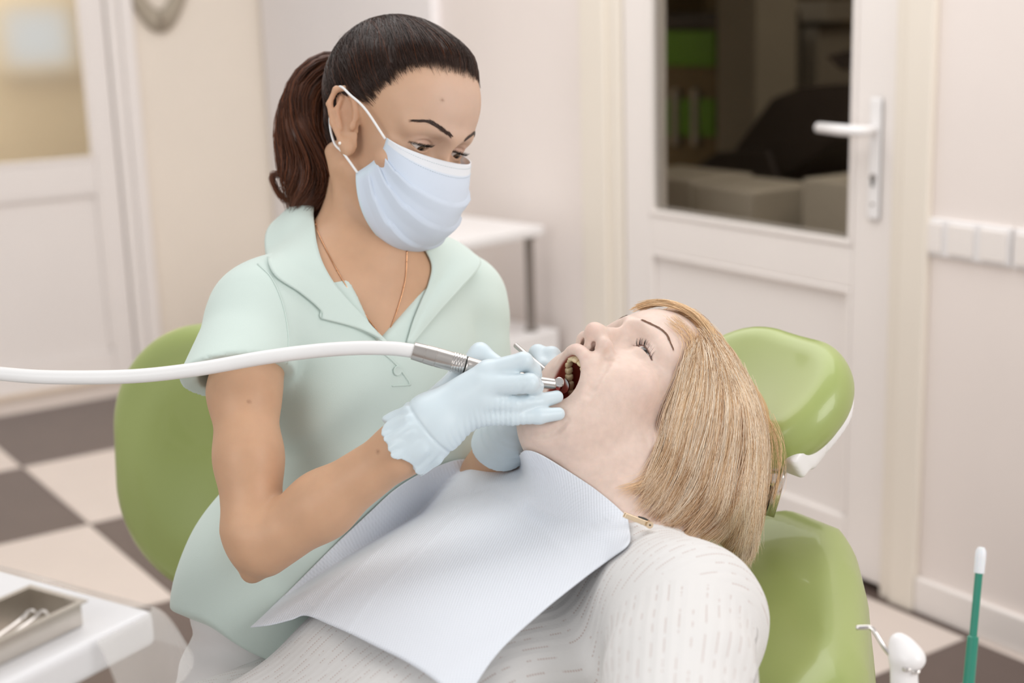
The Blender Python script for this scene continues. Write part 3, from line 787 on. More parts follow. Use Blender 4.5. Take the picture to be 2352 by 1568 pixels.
for i, (a, b) in enumerate(zip(cr_[:-1], cr_[1:])): BPt.sub(cone(a, b, .0013 - .00012 * i, .0013 - .00012 * (i + 1)), .009)   # fold beside the mouth
cr_ = drop_on(BPt, PA(spline([(1212, 1000, 1.40), (1245, 1000, 1.40), (1275, 988, 1.40), (1302, 966, 1.40)], 7)), .0012)
for a, b in zip(cr_[:-1], cr_[1:]): BPt.sub(cone(a, b, .0016, .0016), .006)            # crease under the chin
_t0 = _time.time()
lo = np.min([HP(.1, -.1, -.15), HP(-.1, .12, .13), HP(.1, .12, -.17), BP(.2, .2, -.1), BP(-.2, 0, 0), HP(0, -.1, .1)], 0) - .03
hi = np.max([HP(.1, -.1, .13), HP(-.1, .13, -.1), BP(-.2, 0, .1), BP(.2, 0, .1), HP(0, 0, .13), HP(.1, .1, 0)], 0) + .03
def pz(c):
    q = (c - TPT) @ RP; return (q[:, 1] > .035) & (q[:, 2] > -.13) & (q[:, 2] < .035) & (np.abs(q[:, 0]) < .065)
Vq, Fq = BPt.shape(lo, hi, .0021, [pz])
print('patient body', len(Vq), round(_time.time() - _t0, 1))
pbody = mesh_obj('body', Vq, Fq, MAT['skin_p'], pat, True, 'fair skin of face and neck')
cp, blend, pl, gs_, hd = skin_cols(Vq, RP, TPT, (.71, .56, .485), dict(blush=(.72, .47, .40), lid=(.62, .45, .39)))
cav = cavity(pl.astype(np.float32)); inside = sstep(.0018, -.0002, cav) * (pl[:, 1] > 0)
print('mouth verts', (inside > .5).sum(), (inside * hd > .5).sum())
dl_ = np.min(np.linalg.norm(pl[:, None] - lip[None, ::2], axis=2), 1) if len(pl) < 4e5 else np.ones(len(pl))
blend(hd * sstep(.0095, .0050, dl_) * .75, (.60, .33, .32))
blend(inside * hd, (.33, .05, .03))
for s in (-1, 1):
    x = (pl[:, 0] - s * .031) * s; u = 1 - (x / .015) ** 2
    for zl, k in ((-.001 + .0026 * u - .12 * x, .8), (-.001 - .0020 * u - .12 * x, .35)):
        blend(hd * (pl[:, 1] > .06) * (np.abs(x) < .016) * np.exp(-((pl[:, 2] - zl) / .0011) ** 2) * k, (.16, .07, .05))
    nn_ = gs_((s * .0078, .094, -.040), (.004, .007, .004)) * hd; blend(np.clip(nn_ * 1.2, 0, 1) * .7, (.22, .07, .05))
paint(pbody, cp)
for s in (-1, 1): eyeball('eye', RP, TPT, (s * .031, PO['eye_y'], -.001), (-.52, .85, -.16), pbody, iris=(.07, .05, .04))
for s in (-1, 1):
    brow(RP, TPT, BPt, [(s * .012, .103, .0225), (s * .024, .102, .0280), (s * .040, .092, .0315), (s * .054, .077, .0235)], 300, .00018, (.20, .105, .065), MAT['hair_p'], pbody, .0016, .0055, seed=15 + s)
    lashes(RP, TPT, (s * .031, PO['eye_y'], -.001), s, PO['eye'], 52, .0085, pbody, down=-.25, r=.00013, seed=30 + s)
# teeth of the upper jaw, tongue
MAT['tooth'] = material('tooth', srgb(236, 218, 178), .25, sss=.2, noise=(120, .06)); MAT['tongue'] = material('tongue', srgb(178, 84, 80), .35, sss=.2, noise=(90, .08))
def tooth(c, t_, w, h, d_):
    bm = bmesh.new(); bmesh.ops.create_cube(bm, size=1.0); bmesh.ops.subdivide_edges(bm, edges=bm.edges[:], cuts=3, use_grid_fill=True)
    t_ = np.array(t_) / np.linalg.norm(t_); up_ = np.array([0, .12, 1.0]); f_ = np.cross(t_, up_); f_ /= np.linalg.norm(f_); up_ = np.cross(f_, t_)
    for v in bm.verts:
        p = np.array(v.co[:]); q = p * 2; n = q / max(np.linalg.norm(q), 1e-6); q = q * .45 + n * .62
        q = np.clip(q, -1, 1) * np.array([w, d_ * (1 - .25 * max(0, -q[2])), h]) / 2
        v.co = RP @ (np.array(c) + t_ * q[0] + f_ * q[1] + up_ * q[2]) + TPT
    bm_obj('tooth', bm, MAT['tooth'], pbody, smooth=True)
ar = [(x, .0935 - 62 * x * x if abs(x) < .013 else .083 - (abs(x) - .013) * 2.9, -.0685 - .25 * abs(x)) for x in (-.0215, -.0195, -.0175, -.0145, -.0095, -.0042, .0042, .0095, .0145, .0175, .0195, .0215)]
ar = []
for s in (-1, 1):
    for (x, y, z, w, h, d_) in ((.0040, .0945, -.0665, .0082, .0100, .0050), (.0112, .0915, -.0665, .0068, .0090, .0050), (.0165, .0865, -.0680, .0070, .0095, .0060), (.0188, .0790, -.0690, .0070, .0080, .0080), (.0203, .0712, -.0700, .0072, .0075, .0090), (.0212, .0622, -.0710, .0098, .0070, .0100), (.0212, .0520, -.0718, .0098, .0066, .0100)):
        tooth(((s * x if s < 0 else .66 * x) * .93, y, z), (1, -.5 * s * min(1, x / .012), 0) if x < .014 else (.25, -s * 1.0, 0), w, h, d_)
tg = Sdf(); tg.add(loc(ell((0, .045, -.100), (.0165, .026, .0075)), RP, TPT), .004)
V_, F_ = tg.shape(HP(0, .045, -.100) - .045, HP(0, .045, -.100) + .045, .002); mesh_obj('tongue', V_, F_, MAT['tongue'], pbody)

# ---- white knit top
MAT['knit'] = bpy.data.materials.new('white_openwork_knit'); MAT['knit'].use_nodes = True
def knit_nodes():
    nt = MAT['knit'].node_tree; b = nt.nodes['Principled BSDF']; b.inputs['Roughness'].default_value = .9; b.inputs['Specular IOR Level'].default_value = .2
    at = nt.nodes.new('ShaderNodeAttribute'); at.attribute_name = 'Knit'; sp = nt.nodes.new('ShaderNodeSeparateXYZ'); nt.links.new(at.outputs['Vector'], sp.inputs[0])
    def M_(op, a, b_=None, c=None):
        n = nt.nodes.new('ShaderNodeMath'); n.operation = op
        for i, v in enumerate((a, b_, c)):
            if v is None: continue
            if isinstance(v, (int, float)): n.inputs[i].default_value = v
            else: nt.links.new(v, n.inputs[i])
        return n.outputs[0]
    s, t = sp.outputs[0], sp.outputs[1]
    rib = M_('FRACT', M_('DIVIDE', s, .0112)); row = M_('FLOOR', M_('DIVIDE', s, .0112))
    slit = M_('LESS_THAN', M_('ABSOLUTE', M_('SUBTRACT', rib, .5)), .06)
    ti = M_('ADD', M_('DIVIDE', t, .0026), M_('MULTIPLY', row, .37)); dash = M_('LESS_THAN', M_('ABSOLUTE', M_('SUBTRACT', M_('FRACT', ti), .5)), .27)
    nz = nt.nodes.new('ShaderNodeTexNoise'); nz.inputs['Scale'].default_value = 1.0; cb = nt.nodes.new('ShaderNodeCombineXYZ')
    nt.links.new(M_('MULTIPLY', row, 7.3), cb.inputs[0]); nt.links.new(M_('MULTIPLY', t, 55), cb.inputs[1]); nt.links.new(cb.outputs[0], nz.inputs['Vector'])
    gate = M_('GREATER_THAN', nz.outputs['Fac'], .50); edge = M_('SUBTRACT', 1.0, M_('GREATER_THAN', sp.outputs[2], .01)); hole = M_('MULTIPLY', M_('MULTIPLY', M_('MULTIPLY', slit, dash), gate), edge)
    mx = nt.nodes.new('ShaderNodeMix'); mx.data_type = 'RGBA'; mx.inputs[6].default_value = srgb(220, 219, 218); mx.inputs[7].default_value = srgb(190, 172, 166)
    nt.links.new(hole, mx.inputs[0]); nt.links.new(mx.outputs[2], b.inputs['Base Color'])
    fine = nt.nodes.new('ShaderNodeTexNoise'); fine.inputs['Scale'].default_value = 520; tc = nt.nodes.new('ShaderNodeTexCoord'); nt.links.new(tc.outputs['Object'], fine.inputs['Vector'])
    hgt = M_('ADD', M_('MULTIPLY', hole, -1.0), M_('ADD', M_('MULTIPLY', fine.outputs['Fac'], .5), M_('MULTIPLY', M_('MULTIPLY', M_('ABSOLUTE', M_('SUBTRACT', rib, .5)), 1.2), edge)))
    bp = nt.nodes.new('ShaderNodeBump'); bp.inputs['Strength'].default_value = .55; bp.inputs['Distance'].default_value = .0015
    nt.links.new(hgt, bp.inputs['Height']); nt.links.new(bp.outputs[0], b.inputs['Normal'])
knit_nodes()
SW = Sdf(); ELp = P(1545, 1760, 1.13)
SW.add(fcone(BP(0, .05, -.065), BP(0, .40, -.085), .165, .195, NX, .55), .05)
SW.add(fcone(BP(0, .40, -.085), BP(0, .62, -.09), .195, .20, NX, .60), .05)
for s in (1, -1):
    SW.add(ell(BP(s * .075, .20, -.02), (.088, .095, .062), TF), .07)
    SW.add(cone(NBp - BX * -.03, (SLp if s > 0 else SRp) - NX * .02, .064, .062), .05)
SW.add(cone(SLp, SLp * .5 + ELp * .5, .068, .066), .04); SW.add(cone(SLp * .5 + ELp * .5, ELp, .066, .060), .012)
ERp = BP(-.23, .30, -.10); SW.add(cone(SRp - NX * .02, ERp, .062, .055), .03); SW.add(cone(ERp, BP(-.12, .52, .03), .055, .045), .02)
NKS = Sdf(); NKS.add(cone(NBp - BX * .10, NBp + BX * .018 + NX * .01, .082, .079), .01)
SW.sub(cone(NBp - BX * .13 + NX * .02, NBp + BX * .02 + NX * .012, .088, .085), .010)
armx = (ELp - SLp) / np.linalg.norm(ELp - SLp)
def knit_uv(p):
    q = p - _v(MS); s, b = q @ _v(SX), q @ _v(BX); r = p - _v(SLp); al = r @ _v(armx); w = r - al[..., None] * _v(armx)
    wn = np.cross(armx, NX); an_ = np.arctan2(w @ _v(NX), w @ _v(wn)) * .066
    arm = (np.linalg.norm(w, axis=-1) < .075) & (al > .045) & ((r @ _v(SX)) > -.03)
    return np.where(arm, an_ + .5, s), np.where(arm, al, b), arm
def knit_f(p):
    q = p - _v(MS); s, b = q @ _v(SX), q @ _v(BX)
    d = .0028 * vnoise(p, 32, 12) + .0015 * vnoise(p, 75, 13)
    # gathered folds low on the right side of the body
    d = d + .006 * np.sin((s * .9 - b * .55) * 75) * np.exp(-(((s + .02) / .12) ** 2 + ((b - .46) / .10) ** 2))
    return d
SW.disp(knit_f)
c_ = np.array([BP(s, b, n) for s in (-.3, .3) for b in (-.15, .62) for n in (-.25, .1)] + [ELp, SLp])
Vk, Qk = SW.mesh(c_.min(0) - .05, c_.max(0) + .05, .0042)
kn = mesh_obj('knit_top', Vk, Qk, MAT['knit'], pat, True, 'white openwork knit top with ribbed rows of slits')
u_, v_, am = knit_uv(Vk); mixf = am[Qk].any(1) & ~am[Qk].all(1); ed_ = np.zeros(len(Vk)); ed_[Qk[mixf].ravel()] = 1.0; at = kn.data.attributes.new('Knit', 'FLOAT_VECTOR', 'POINT'); at.data.foreach_set('vector', np.stack([u_, v_, ed_], 1).astype(np.float32).ravel())
print('knit', len(Vk), round(_time.time() - _t0, 1))
# legs continue below the frame
LG = Sdf()
for s in (1, -1): LG.add(cone(BP(s * .09, .60, -.10), BP(s * .10, 1.0, -.06), .095, .075), .03)
V_, Q_ = LG.mesh(BP(0, .8, -.1) - .45, BP(0, .8, -.1) + .45, .009); MAT['navy'] = material('dark_trousers', srgb(70, 74, 86), .9, noise=(20, .05)); mesh_obj('trousers', V_, Q_, MAT['navy'], pat)
# ---- blond bob of the patient
HV = Sdf(); CRp = Sdf()
CRp.add(ell((0, -.012, .032), (.0745, .096, .081)), .01); CRp.add(ell((0, .034, .036), (.062, .062, .066)), .02); CRp.add(ell((0, .036, -.03), (.062, .053, .066)), .02)
def hlp(p):
    x, y, z = p[..., 0], p[..., 1], p[..., 2]
    f = y - (.020 + .62 * (z - .012)) - .018 * np.clip(1 - (np.abs(x) / .06) ** 2, 0, 1) * sstep(.03, .085, z)
    return np.where(z < .012, y + .012 - .6 * np.clip(z + .03, -.02, .1), f)
HVs = Sdf(); HVs.add(loc(lambda p: CRp(p) - .008, RP, TPT), .001); HVs.cut(loc(lambda p: (hlp(p)) * .8, RP, TPT), .012)
HV.add(lambda p: HVs(p), .001)
for pts in ([(1622, 868, 1.575, .040), (1666, 965, 1.575, .042), (1672, 1080, 1.565, .040), (1672, 1170, 1.550, .030), (1690, 1240, 1.545, .012)],
            [(1590, 870, 1.525, .024), (1590, 980, 1.510, .030), (1570, 1080, 1.500, .030), (1545, 1150, 1.497, .024), (1520, 1195, 1.495, .010)],
            [(1640, 1000, 1.53, .04), (1620, 1130, 1.515, .034), (1600, 1200, 1.515, .020)]):
    for a, b in zip(pts[:-1], pts[1:]): HV.add(cone(P(*a[:3]), P(*b[:3]), a[3], b[3]), .025)
HV.disp(lambda p: .0015 * vnoise(p, 60, 4))
pts = PA([(1400, 700, 1.5), (1800, 1320, 1.5), (1400, 700, 1.7), (1800, 1320, 1.7), (1800, 700, 1.6), (1400, 1320, 1.6)])
Vh, Fh = HV.shape(pts.min(0) - .02, pts.max(0) + .02, .0034)
ph_ = mesh_obj('hair', Vh, Fh, MAT['hair_p'], pat, True, 'straight blond bob falling over the headrest')
bl = np.array(srgb(234, 200, 158)[:3]); br = np.array(srgb(168, 122, 84)[:3]); pale = np.array(srgb(250, 234, 212)[:3])
paint(ph_, (br * .6 + bl * .4) * (1 + .15 * vnoise(Vh, 220, 6)[:, None]))
rb_ = np.random.default_rng(5)
guides = np.array([
    [(1588, 790), (1572, 840), (1548, 905), (1530, 975), (1520, 1045), (1488, 1100), (1440, 1132)],
    [(1600, 775), (1592, 840), (1568, 920), (1545, 1000), (1530, 1080), (1500, 1140), (1462, 1180)],
    [(1610, 768), (1622, 850), (1606, 940), (1586, 1030), (1562, 1110), (1530, 1165), (1490, 1205)],
    [(1618, 765), (1650, 855), (1645, 960), (1622, 1060), (1598, 1140), (1565, 1190), (1522, 1222)],
    [(1625, 768), (1675, 860), (1685, 975), (1662, 1080), (1640, 1160), (1608, 1210), (1560, 1232)],
    [(1632, 772), (1695, 870), (1722, 985), (1705, 1095), (1682, 1180), (1652, 1232), (1610, 1255)],
    [(1636, 770), (1698, 870), (1736, 990), (1726, 1100), (1715, 1195), (1690, 1250), (1660, 1278)],
    [(1628, 758), (1702, 858), (1752, 985), (1746, 1105), (1730, 1205), (1712, 1262), (1694, 1298)],
    [(1600, 740), (1694, 842), (1758, 980), (1756, 1100), (1738, 1210), (1718, 1272), (1698, 1302)]], float)
NS, MSeg = 6800, 10
gk = rb_.uniform(0, 8, NS); clump = np.round(gk * 9) / 9; gk = np.clip(gk * .45 + clump * .55, 0, 8); i0 = np.minimum(gk.astype(int), 7); fr_ = (gk - i0)[:, None, None]
G = guides[i0] * (1 - fr_) + guides[i0 + 1] * fr_
ck = np.round(clump * 9).astype(int); cj = rb_.normal(0, 11, (80, 7, 2)) * np.linspace(.15, 1, 7)[None, :, None]; cen_ = rb_.uniform(.82, 1.0, 80)
G = G + cj[ck] + rb_.normal(0, 2.0, (NS, 7, 2)) + rb_.normal(0, 5, (NS, 1, 2)); st_ = rb_.uniform(0, .22, NS); en_ = cen_[ck] - .18 * rb_.uniform(0, 1, NS) ** 2
paths = np.empty((NS, MSeg, 2))
for i in range(NS):
    s_ = spline(G[i], 30); x = (st_[i] + (en_[i] - st_[i]) * np.linspace(0, 1, MSeg)) * 29; j = np.minimum(x.astype(int), 28); f = (x - j)[:, None]; paths[i] = s_[j] * (1 - f) + s_[j + 1] * f
paths[:, :, 0] += (1.5 + 10.0 * np.linspace(0, 1, MSeg)[None] ** 1.5) * np.sin(np.linspace(0, 1, MSeg)[None] * rb_.uniform(4, 8, (NS, 1)) + ck[:, None] * 1.7)
W = PA(np.concatenate([paths.reshape(-1, 2), np.full((NS * MSeg, 1), 1.41)], 1)).astype(np.float32)
Dv = W - _v(CAMC); Dv /= np.linalg.norm(Dv, axis=1, keepdims=True); best = np.full(len(W), 9., np.float32); WB = W.copy()
BODYN = Sdf(); BODYN.ops = [o for o in BPt.ops if o[0] == 'a'][:14] + BPt.ops[-200:][:0] + NECK_OPS
for _ in range(14):
    d = np.minimum(HV(W), BODYN(W) - .002); m = d < best; best[m] = d[m]; WB[m] = W[m]; W = W + Dv * (np.clip(d, -.02, .05) * .85)[:, None]
W = WB.reshape(NS, MSeg, 3); lf = rb_.uniform(-.001, .006, (NS, 1, 1)); W = W - Dv.reshape(NS, MSeg, 3) * (lf + .0015)
for _ in range(2): W[:, 1:-1] = W[:, :-2] * .25 + W[:, 1:-1] * .5 + W[:, 2:] * .25
W2 = np.empty((NS, 2 * MSeg - 1, 3), np.float32); W2[:, ::2] = W; W2[:, 1::2] = (W[:, 1:] + W[:, :-1]) / 2
W2[:, 3:-2:2] = (9 * (W[:, 1:-2] + W[:, 2:-1]) - W[:, :-3] - W[:, 3:]) / 16; W = W2
Dv2 = W.reshape(-1, 3) - _v(CAMC); Dv2 /= np.linalg.norm(Dv2, axis=1, keepdims=True); Wf = W.reshape(-1, 3); lf2 = np.repeat(np.clip(lf[:, 0, 0], 0, 1), W.shape[1])
for _ in range(3): Wf = Wf - Dv2 * np.clip(.0006 + lf2 - HV(Wf), 0, .004)[:, None]
W = Wf.reshape(W.shape)
ctone = rb_.normal(0, .30, 80)[ck][:, None]
tone = np.clip(.64 + ctone + .22 * rb_.normal(size=(NS, 1)) + 60 * (lf[:, 0] - .002), 0, 1)
under = ((gk > .8) & (gk < 4.6) & (rb_.uniform(size=NS) < .30))[:, None]
tone = np.where(under, tone * .35, tone); cols = np.where(tone < .5, br * (1 - 2 * tone) + bl * 2 * tone, bl * (2 - 2 * tone) + pale * (2 * tone - 1))
strands('hair_strands', W, rb_.uniform(.00012, .00024, NS), MAT['hair_p'], ph_, cols)
# fringe combed over the forehead and crown hair on the skull
NC = 1900; dirs = rb_.normal(size=(NC * 4, 3)); dirs /= np.linalg.norm(dirs, axis=1, keepdims=True)
def on_sk(W, lift):
    sh = W.shape; W = W.reshape(-1, 3).astype(np.float32); lift = np.broadcast_to(lift, sh[:2]).reshape(-1)
    for _ in range(4):
        e = 1e-3; d = CRp(W); Gd = np.stack([CRp(W + _v(u) * e) - CRp(W - _v(u) * e) for u in np.eye(3)], 1); Gd /= np.linalg.norm(Gd, axis=1, keepdims=True) + 1e-9; W = W + Gd * (lift - d)[:, None]
    return W.reshape(sh)
rt = on_sk((np.array([0, 0, .03]) + dirs * .09)[:, None], np.array([[.004]]))[:, 0]; hl_ = hlp(rt); rt = rt[(hl_ < .008) & (rt[:, 2] > -.03)][:NC]
tq = np.linspace(0, 1, 14)[None, :, None]; end = rt * [1.15, 1, 1] + np.array([0, -.085, -.015]); arc = rt[:, None] * (1 - tq) + end[:, None] * tq
lift = (.0005 + .0105 * sstep(0, .35, tq[..., 0])) + rb_.uniform(-.001, .003, (len(rt), 1)); W = on_sk(arc, lift)
tone = np.clip(.6 + .28 * rb_.normal(size=(len(rt), 1)), 0, 1); cols = np.where(tone < .5, br * (1 - 2 * tone) + bl * 2 * tone, bl * (2 - 2 * tone) + pale * (2 * tone - 1))
strands('crown_strands', W @ RP.T + TPT, rb_.uniform(.0002, .00034, len(rt)), MAT['hair_p'], ph_, cols)
fw = []
for k in range(420):
    a = rb_.uniform(0, 1); q = np.array([(.040 - .030 * a, .083 - .004 * a, .060 + .012 * a), (.012 - .02 * a, .086, .075), (-.022, .074, .082), (-.050, .045, .074), (-.070, .006, .045)]) + rb_.normal(0, .0022, (5, 3)) + rb_.normal(0, .003, (1, 3)); fw.append(spline(q, 14))
W = on_sk(np.array(fw), .004 + rb_.uniform(0, .007, (420, 1)) * np.ones((1, 14)))
strands('fringe_strands', W @ RP.T + TPT, rb_.uniform(.0002, .00032, 420), MAT['hair_p'], ph_, bl * rb_.uniform(.75, 1.25, (420, 1)))
wl = []
for k in range(260):
    g0 = [np.array([(1545, 735), (1592, 772), (1588, 830), (1560, 890), (1535, 930)]), np.array([(1600, 770), (1612, 800), (1590, 850), (1572, 905), (1548, 950)]), np.array([(1640, 790), (1625, 850), (1600, 900), (1590, 960), (1560, 1010)]), np.array([(1530, 1080), (1500, 1100), (1470, 1110), (1450, 1120), (1425, 1128)]), np.array([(1760, 960), (1784, 1010), (1786, 1070), (1778, 1120), (1770, 1160)])][k % 5]
    q = spline(g0 + rb_.normal(0, 5, g0.shape) + rb_.normal(0, 9, (1, 2)), 9); wl.append(q)
W = PA(np.concatenate([np.array(wl).reshape(-1, 2), np.full((260 * 9, 1), 1.41)], 1)).astype(np.float32); Dv = W - _v(CAMC); Dv /= np.linalg.norm(Dv, axis=1, keepdims=True); best = np.full(len(W), 9., np.float32); WB = W.copy()
for _ in range(16):
    d = np.minimum(HV(W), BODYN(W) - .001); m = d < best; best[m] = d[m]; WB[m] = W[m]; W = W + Dv * (np.clip(d, -.02, .05) * .85)[:, None]
W = WB.reshape(260, 9, 3); W = W - Dv.reshape(260, 9, 3) * rb_.uniform(.001, .008, (260, 1, 1))
for _ in range(2): W[:, 1:-1] = W[:, :-2] * .25 + W[:, 1:-1] * .5 + W[:, 2:] * .25
strands('loose_strands', W, rb_.uniform(.00012, .0002, 260), MAT['hair_p'], ph_, bl * rb_.uniform(.8, 1.25, (260, 1)))
print('hair done', round(_time.time() - _t0, 1))
# ------------------------------------------------------------------ the dentist
RD = np.array([[-0.6118914883544209, 0.6762593448447982, 0.4101976413748577], [-0.7537015413963747, -0.6557999741132357, -0.043132127814523004], [0.23983909809733073, -0.33555877646570903, 0.9109761328161653]])
TD = np.array([-0.12720858, 1.69540096, 1.2413458])
def HD(x, y, z): return RD @ np.array([x, y, z]) + TD
den = thing('person', 'woman in mint polo shirt and blue face mask leaning over the patient', 'person', P(700, 1430, 1.68) * [1, 1, 0] + [0, 0, .5])
RS, LS = P(594, 726, 1.620), P(1070, 690, 1.80)
NB = P(848, 640, 1.715)
EB, WR = P(590, 1262, 1.495), P(948, 1012, 1.446)
LE, LWR = P(1085, 1150, 1.72), P(1158, 1015, 1.60)
TX = RS - LS; TX /= np.linalg.norm(TX)                       # to her right
PEL = P(700, 1430, 1.69)
TZ = (RS + LS) / 2 - PEL; TZ -= TX * (TZ @ TX); TZ /= np.linalg.norm(TZ); TY = np.cross(TZ, TX)
if TY @ CAMM[:, 2] > 0: TY = -TY                             # chest direction, towards the camera side
SH = (RS + LS) / 2
def TP(x, y, z): return SH + TX * x + TY * y + TZ * z         # torso frame (right, front, up) from mid shoulders
def hand_right(add, g):
    """right hand, back of the hand to the camera; g grows or shrinks every radius"""
    q = lambda a: P(*a)
    mc = [((985, 942, 1.440), (1120, 853, 1.432), .0145, .0112), ((988, 962, 1.436), (1114, 886, 1.426), .015, .0118), ((992, 985, 1.438), (1110, 920, 1.427), .015, .0115), ((998, 1004, 1.442), (1098, 955, 1.433), .014, .0106)]
    for a, b, ra, rb in mc: add(cone(q(a), q(b), ra + g, rb + g), .012)
    add(cone(P(925, 1027, 1.446), P(992, 975, 1.440), .0265 + g, .027 + g), .02)
    add(cone(P(1000, 965, 1.450), P(1085, 905, 1.445), .018 + g, .014 + g), .014)
    fg = [[(1120, 853, 1.432), (1203, 829, 1.427), (1224, 850, 1.444), (1229, 860, 1.452)],
          [(1114, 886, 1.426), (1216, 880, 1.419), (1227, 887, 1.440), (1222, 888, 1.456)],
          [(1110, 920, 1.427), (1182, 929, 1.430), (1238, 922, 1.444), (1279, 911, 1.456)],
          [(1098, 955, 1.433), (1178, 957, 1.432), (1238, 955, 1.438), (1283, 950, 1.444)]]
    fr = [(.0110, .0090, .0082, .0074), (.0115, .0098, .0090, .008), (.0108, .0086, .0080, .0068), (.0102, .0084, .0078, .0066)]
    for pts, rr in zip(fg, fr):
        for i in range(3): add(cone(q(pts[i]), q(pts[i + 1]), rr[i] + g, rr[i + 1] + g), .0035 if i else .005)
    th = [(1005, 930, 1.456), (1060, 864, 1.474), (1103, 811, 1.480), (1142, 836, 1.472)]
    tr = (.018, .0125, .0102, .0086)
    for i in range(3): add(cone(q(th[i]), q(th[i + 1]), tr[i] + g, tr[i + 1] + g), .006)
def hand_left(add, g):
    q = lambda a: P(*a)
    add(cone(P(1150, 1022, 1.605), P(1180, 985, 1.590), .027 + g, .027 + g), .015)
    for a, b, ra, rb in [((1170, 990, 1.59), (1222, 852, 1.560), .017, .0125), ((1182, 985, 1.585), (1240, 850, 1.552), .016, .012), ((1190, 975, 1.585), (1256, 862, 1.548), .015, .0115), ((1172, 985, 1.60), (1205, 880, 1.575), .018, .013)]:
        add(cone(q(a), q(b), ra + g, rb + g), .012)
    for pts, rr in [([(1222, 852, 1.560), (1236, 812, 1.548), (1247, 842, 1.530), (1250, 860, 1.527)], (.0115, .0094, .0086, .0072)),
                    ([(1240, 850, 1.552), (1268, 816, 1.540), (1275, 846, 1.526), (1266, 872, 1.524)], (.0115, .0094, .0084, .007)),
                    ([(1256, 862, 1.548), (1283, 838, 1.545), (1283, 868, 1.535), (1272, 890, 1.533)], (.011, .0088, .0078, .0068)),
                    ([(1190, 960, 1.572), (1205, 905, 1.548), (1222, 872, 1.532), (1240, 866, 1.528)], (.015, .0115, .0095, .0082))]:
        for i in range(3): add(cone(q(pts[i]), q(pts[i + 1]), rr[i] + g, rr[i + 1] + g), .004 if i else .008)
def arm_ops(S, g):
    u1, u2, u3 = P(561, 900, 1.545), P(571, 1050, 1.515), P(583, 1225, 1.497)
    S.add(cone(RS, u1, .046 + g, .0362 + g), .02); S.add(cone(u1, u2, .0362 + g, .0335 + g), .02); S.add(cone(u2, u3, .0335 + g, .0325 + g), .02)
    S.add(cone(u3, P(579, 1312, 1.497), .0315 + g, .0125 + g), .014)
    f1, f2 = P(604, 1252, 1.492), P(740, 1160, 1.474)
    S.add(cone(f1, f2, .0335 + g, .0325 + g), .010); S.add(cone(f2, WR, .0325 + g, .0240 + g), .02)
    S.add(cone(LS, LE, .046 + g, .038 + g), .02); S.add(cone(LE, LWR, .037 + g, .025 + g), .015)
BD = Sdf()
head_ops(BD, RD, TD, dict(eye=(.0012, .0062, -.06, .0148), eye_y=.0665, nose_y=-.011))
BD.add(cone(HD(0, -.022, -.045), NB, .0495, .052), .022)
BD.add(cone(HD(0, .02, -.085), P(868, 640, 1.69), .030, .03), .025)
for s in (-1, 1):
    BD.add(cone(HD(s * .055, -.025, -.055), P(872 + s * -14, 655, 1.668), .012, .009), .010)     # neck cords
    BD.add(cone(P(872 - s * 10, 664, 1.664), (RS if s > 0 else LS) * .72 + P(872, 664, 1.67) * .28 + TZ * .035 + TY * .01, .0095, .0095), .010)
BD.add(cone(NB - TZ * .0, RS * .8 + NB * .2 - TZ * .0, .05, .042), .04); BD.add(cone(NB, LS * .8 + NB * .2, .05, .042), .04)
BD.add(fcone(TP(0, -.01, -.05), TP(0, -.005, -.30), .150, .125, TY, .60), .05)
BD.add(fcone(TP(0, -.005, -.30), PEL + TZ * .02, .125, .150, TY, .66), .05)
BD.add(ell(TP(0, .055, -.10), (.11, .05, .09), np.array([TX, TY, TZ]).T), .04)
BD.cut(plane(TP(0, 0, -.20), -TZ), .01)
arm_ops(BD, 0)
hand_right(lambda f, k: BD.add(f, k), -.0018); hand_left(lambda f, k: BD.add(f, k), -.0018)
_t0 = _time.time()
lo = np.min([EB - .07, WR - .07, P(1290, 900, 1.38), HD(-.1, -.1, .13), HD(.1, .13, -.1), P(560, 1400, 1.5), PEL - .17, P(1290, 900, 1.5), HD(0, .0, .13), HD(0, -.12, 0), HD(.1, 0, .1)], 0) - .04
hi = np.max([HD(-.1, .1, .13), P(1290, 800, 1.6), PEL + .17, LS + .06, HD(0, 0, .14), LE + .05], 0) + .04
Vd, Fd = BD.shape(lo, hi, .0024, [face_zone(RD, TD)])
print('body', len(Vd), round(_time.time() - _t0, 1))
body = mesh_obj('body', Vd, Fd, MAT['skin_d'], den, True, 'tanned skin of face, neck and bare forearms')
cd, blend, pl, gs_, hd = skin_cols(Vd, RD, TD, (.58, .355, .225), dict(blush=(.58, .31, .20), lid=(.46, .27, .235)))
blend(hd * .6 * np.clip(gs_((0, .075, .045), (.055, .05, .05)) * 1.3, 0, 1), (.68, .52, .44))
blend(hd * .4 * np.clip(gs_((.04, .06, -.02), (.03, .05, .03)), 0, 1), (.62, .44, .33))
# lash line along each lid opening
for s in (-1, 1):
    x = (pl[:, 0] - s * .031) * s; u = 1 - (x / .0148) ** 2
    zl = -.001 + .0012 * u - .06 * x
    blend(hd * (pl[:, 1] > .06) * (np.abs(x) < .016) * np.exp(-((pl[:, 2] - zl) / .0012) ** 2) * .9, (.05, .03, .025))
# faint moles
for mx_, my_, d_ in ((868, 1037, .0016), (572, 922, .0013), (1016, 230, .0011)):
    pm = proj(Vd); dd = np.hypot(pm[:, 0] - mx_, pm[:, 1] - my_); near = pm[:, 2] < 1.62
    blend(near * np.exp(-(dd / 4) ** 2) * .6, (.2, .09, .05))
paint(body, cd)
for s in (-1, 1):
    eyeball('eye', RD, TD, (s * .031, .0665, -.001), (0.0, .90, -.42), body)
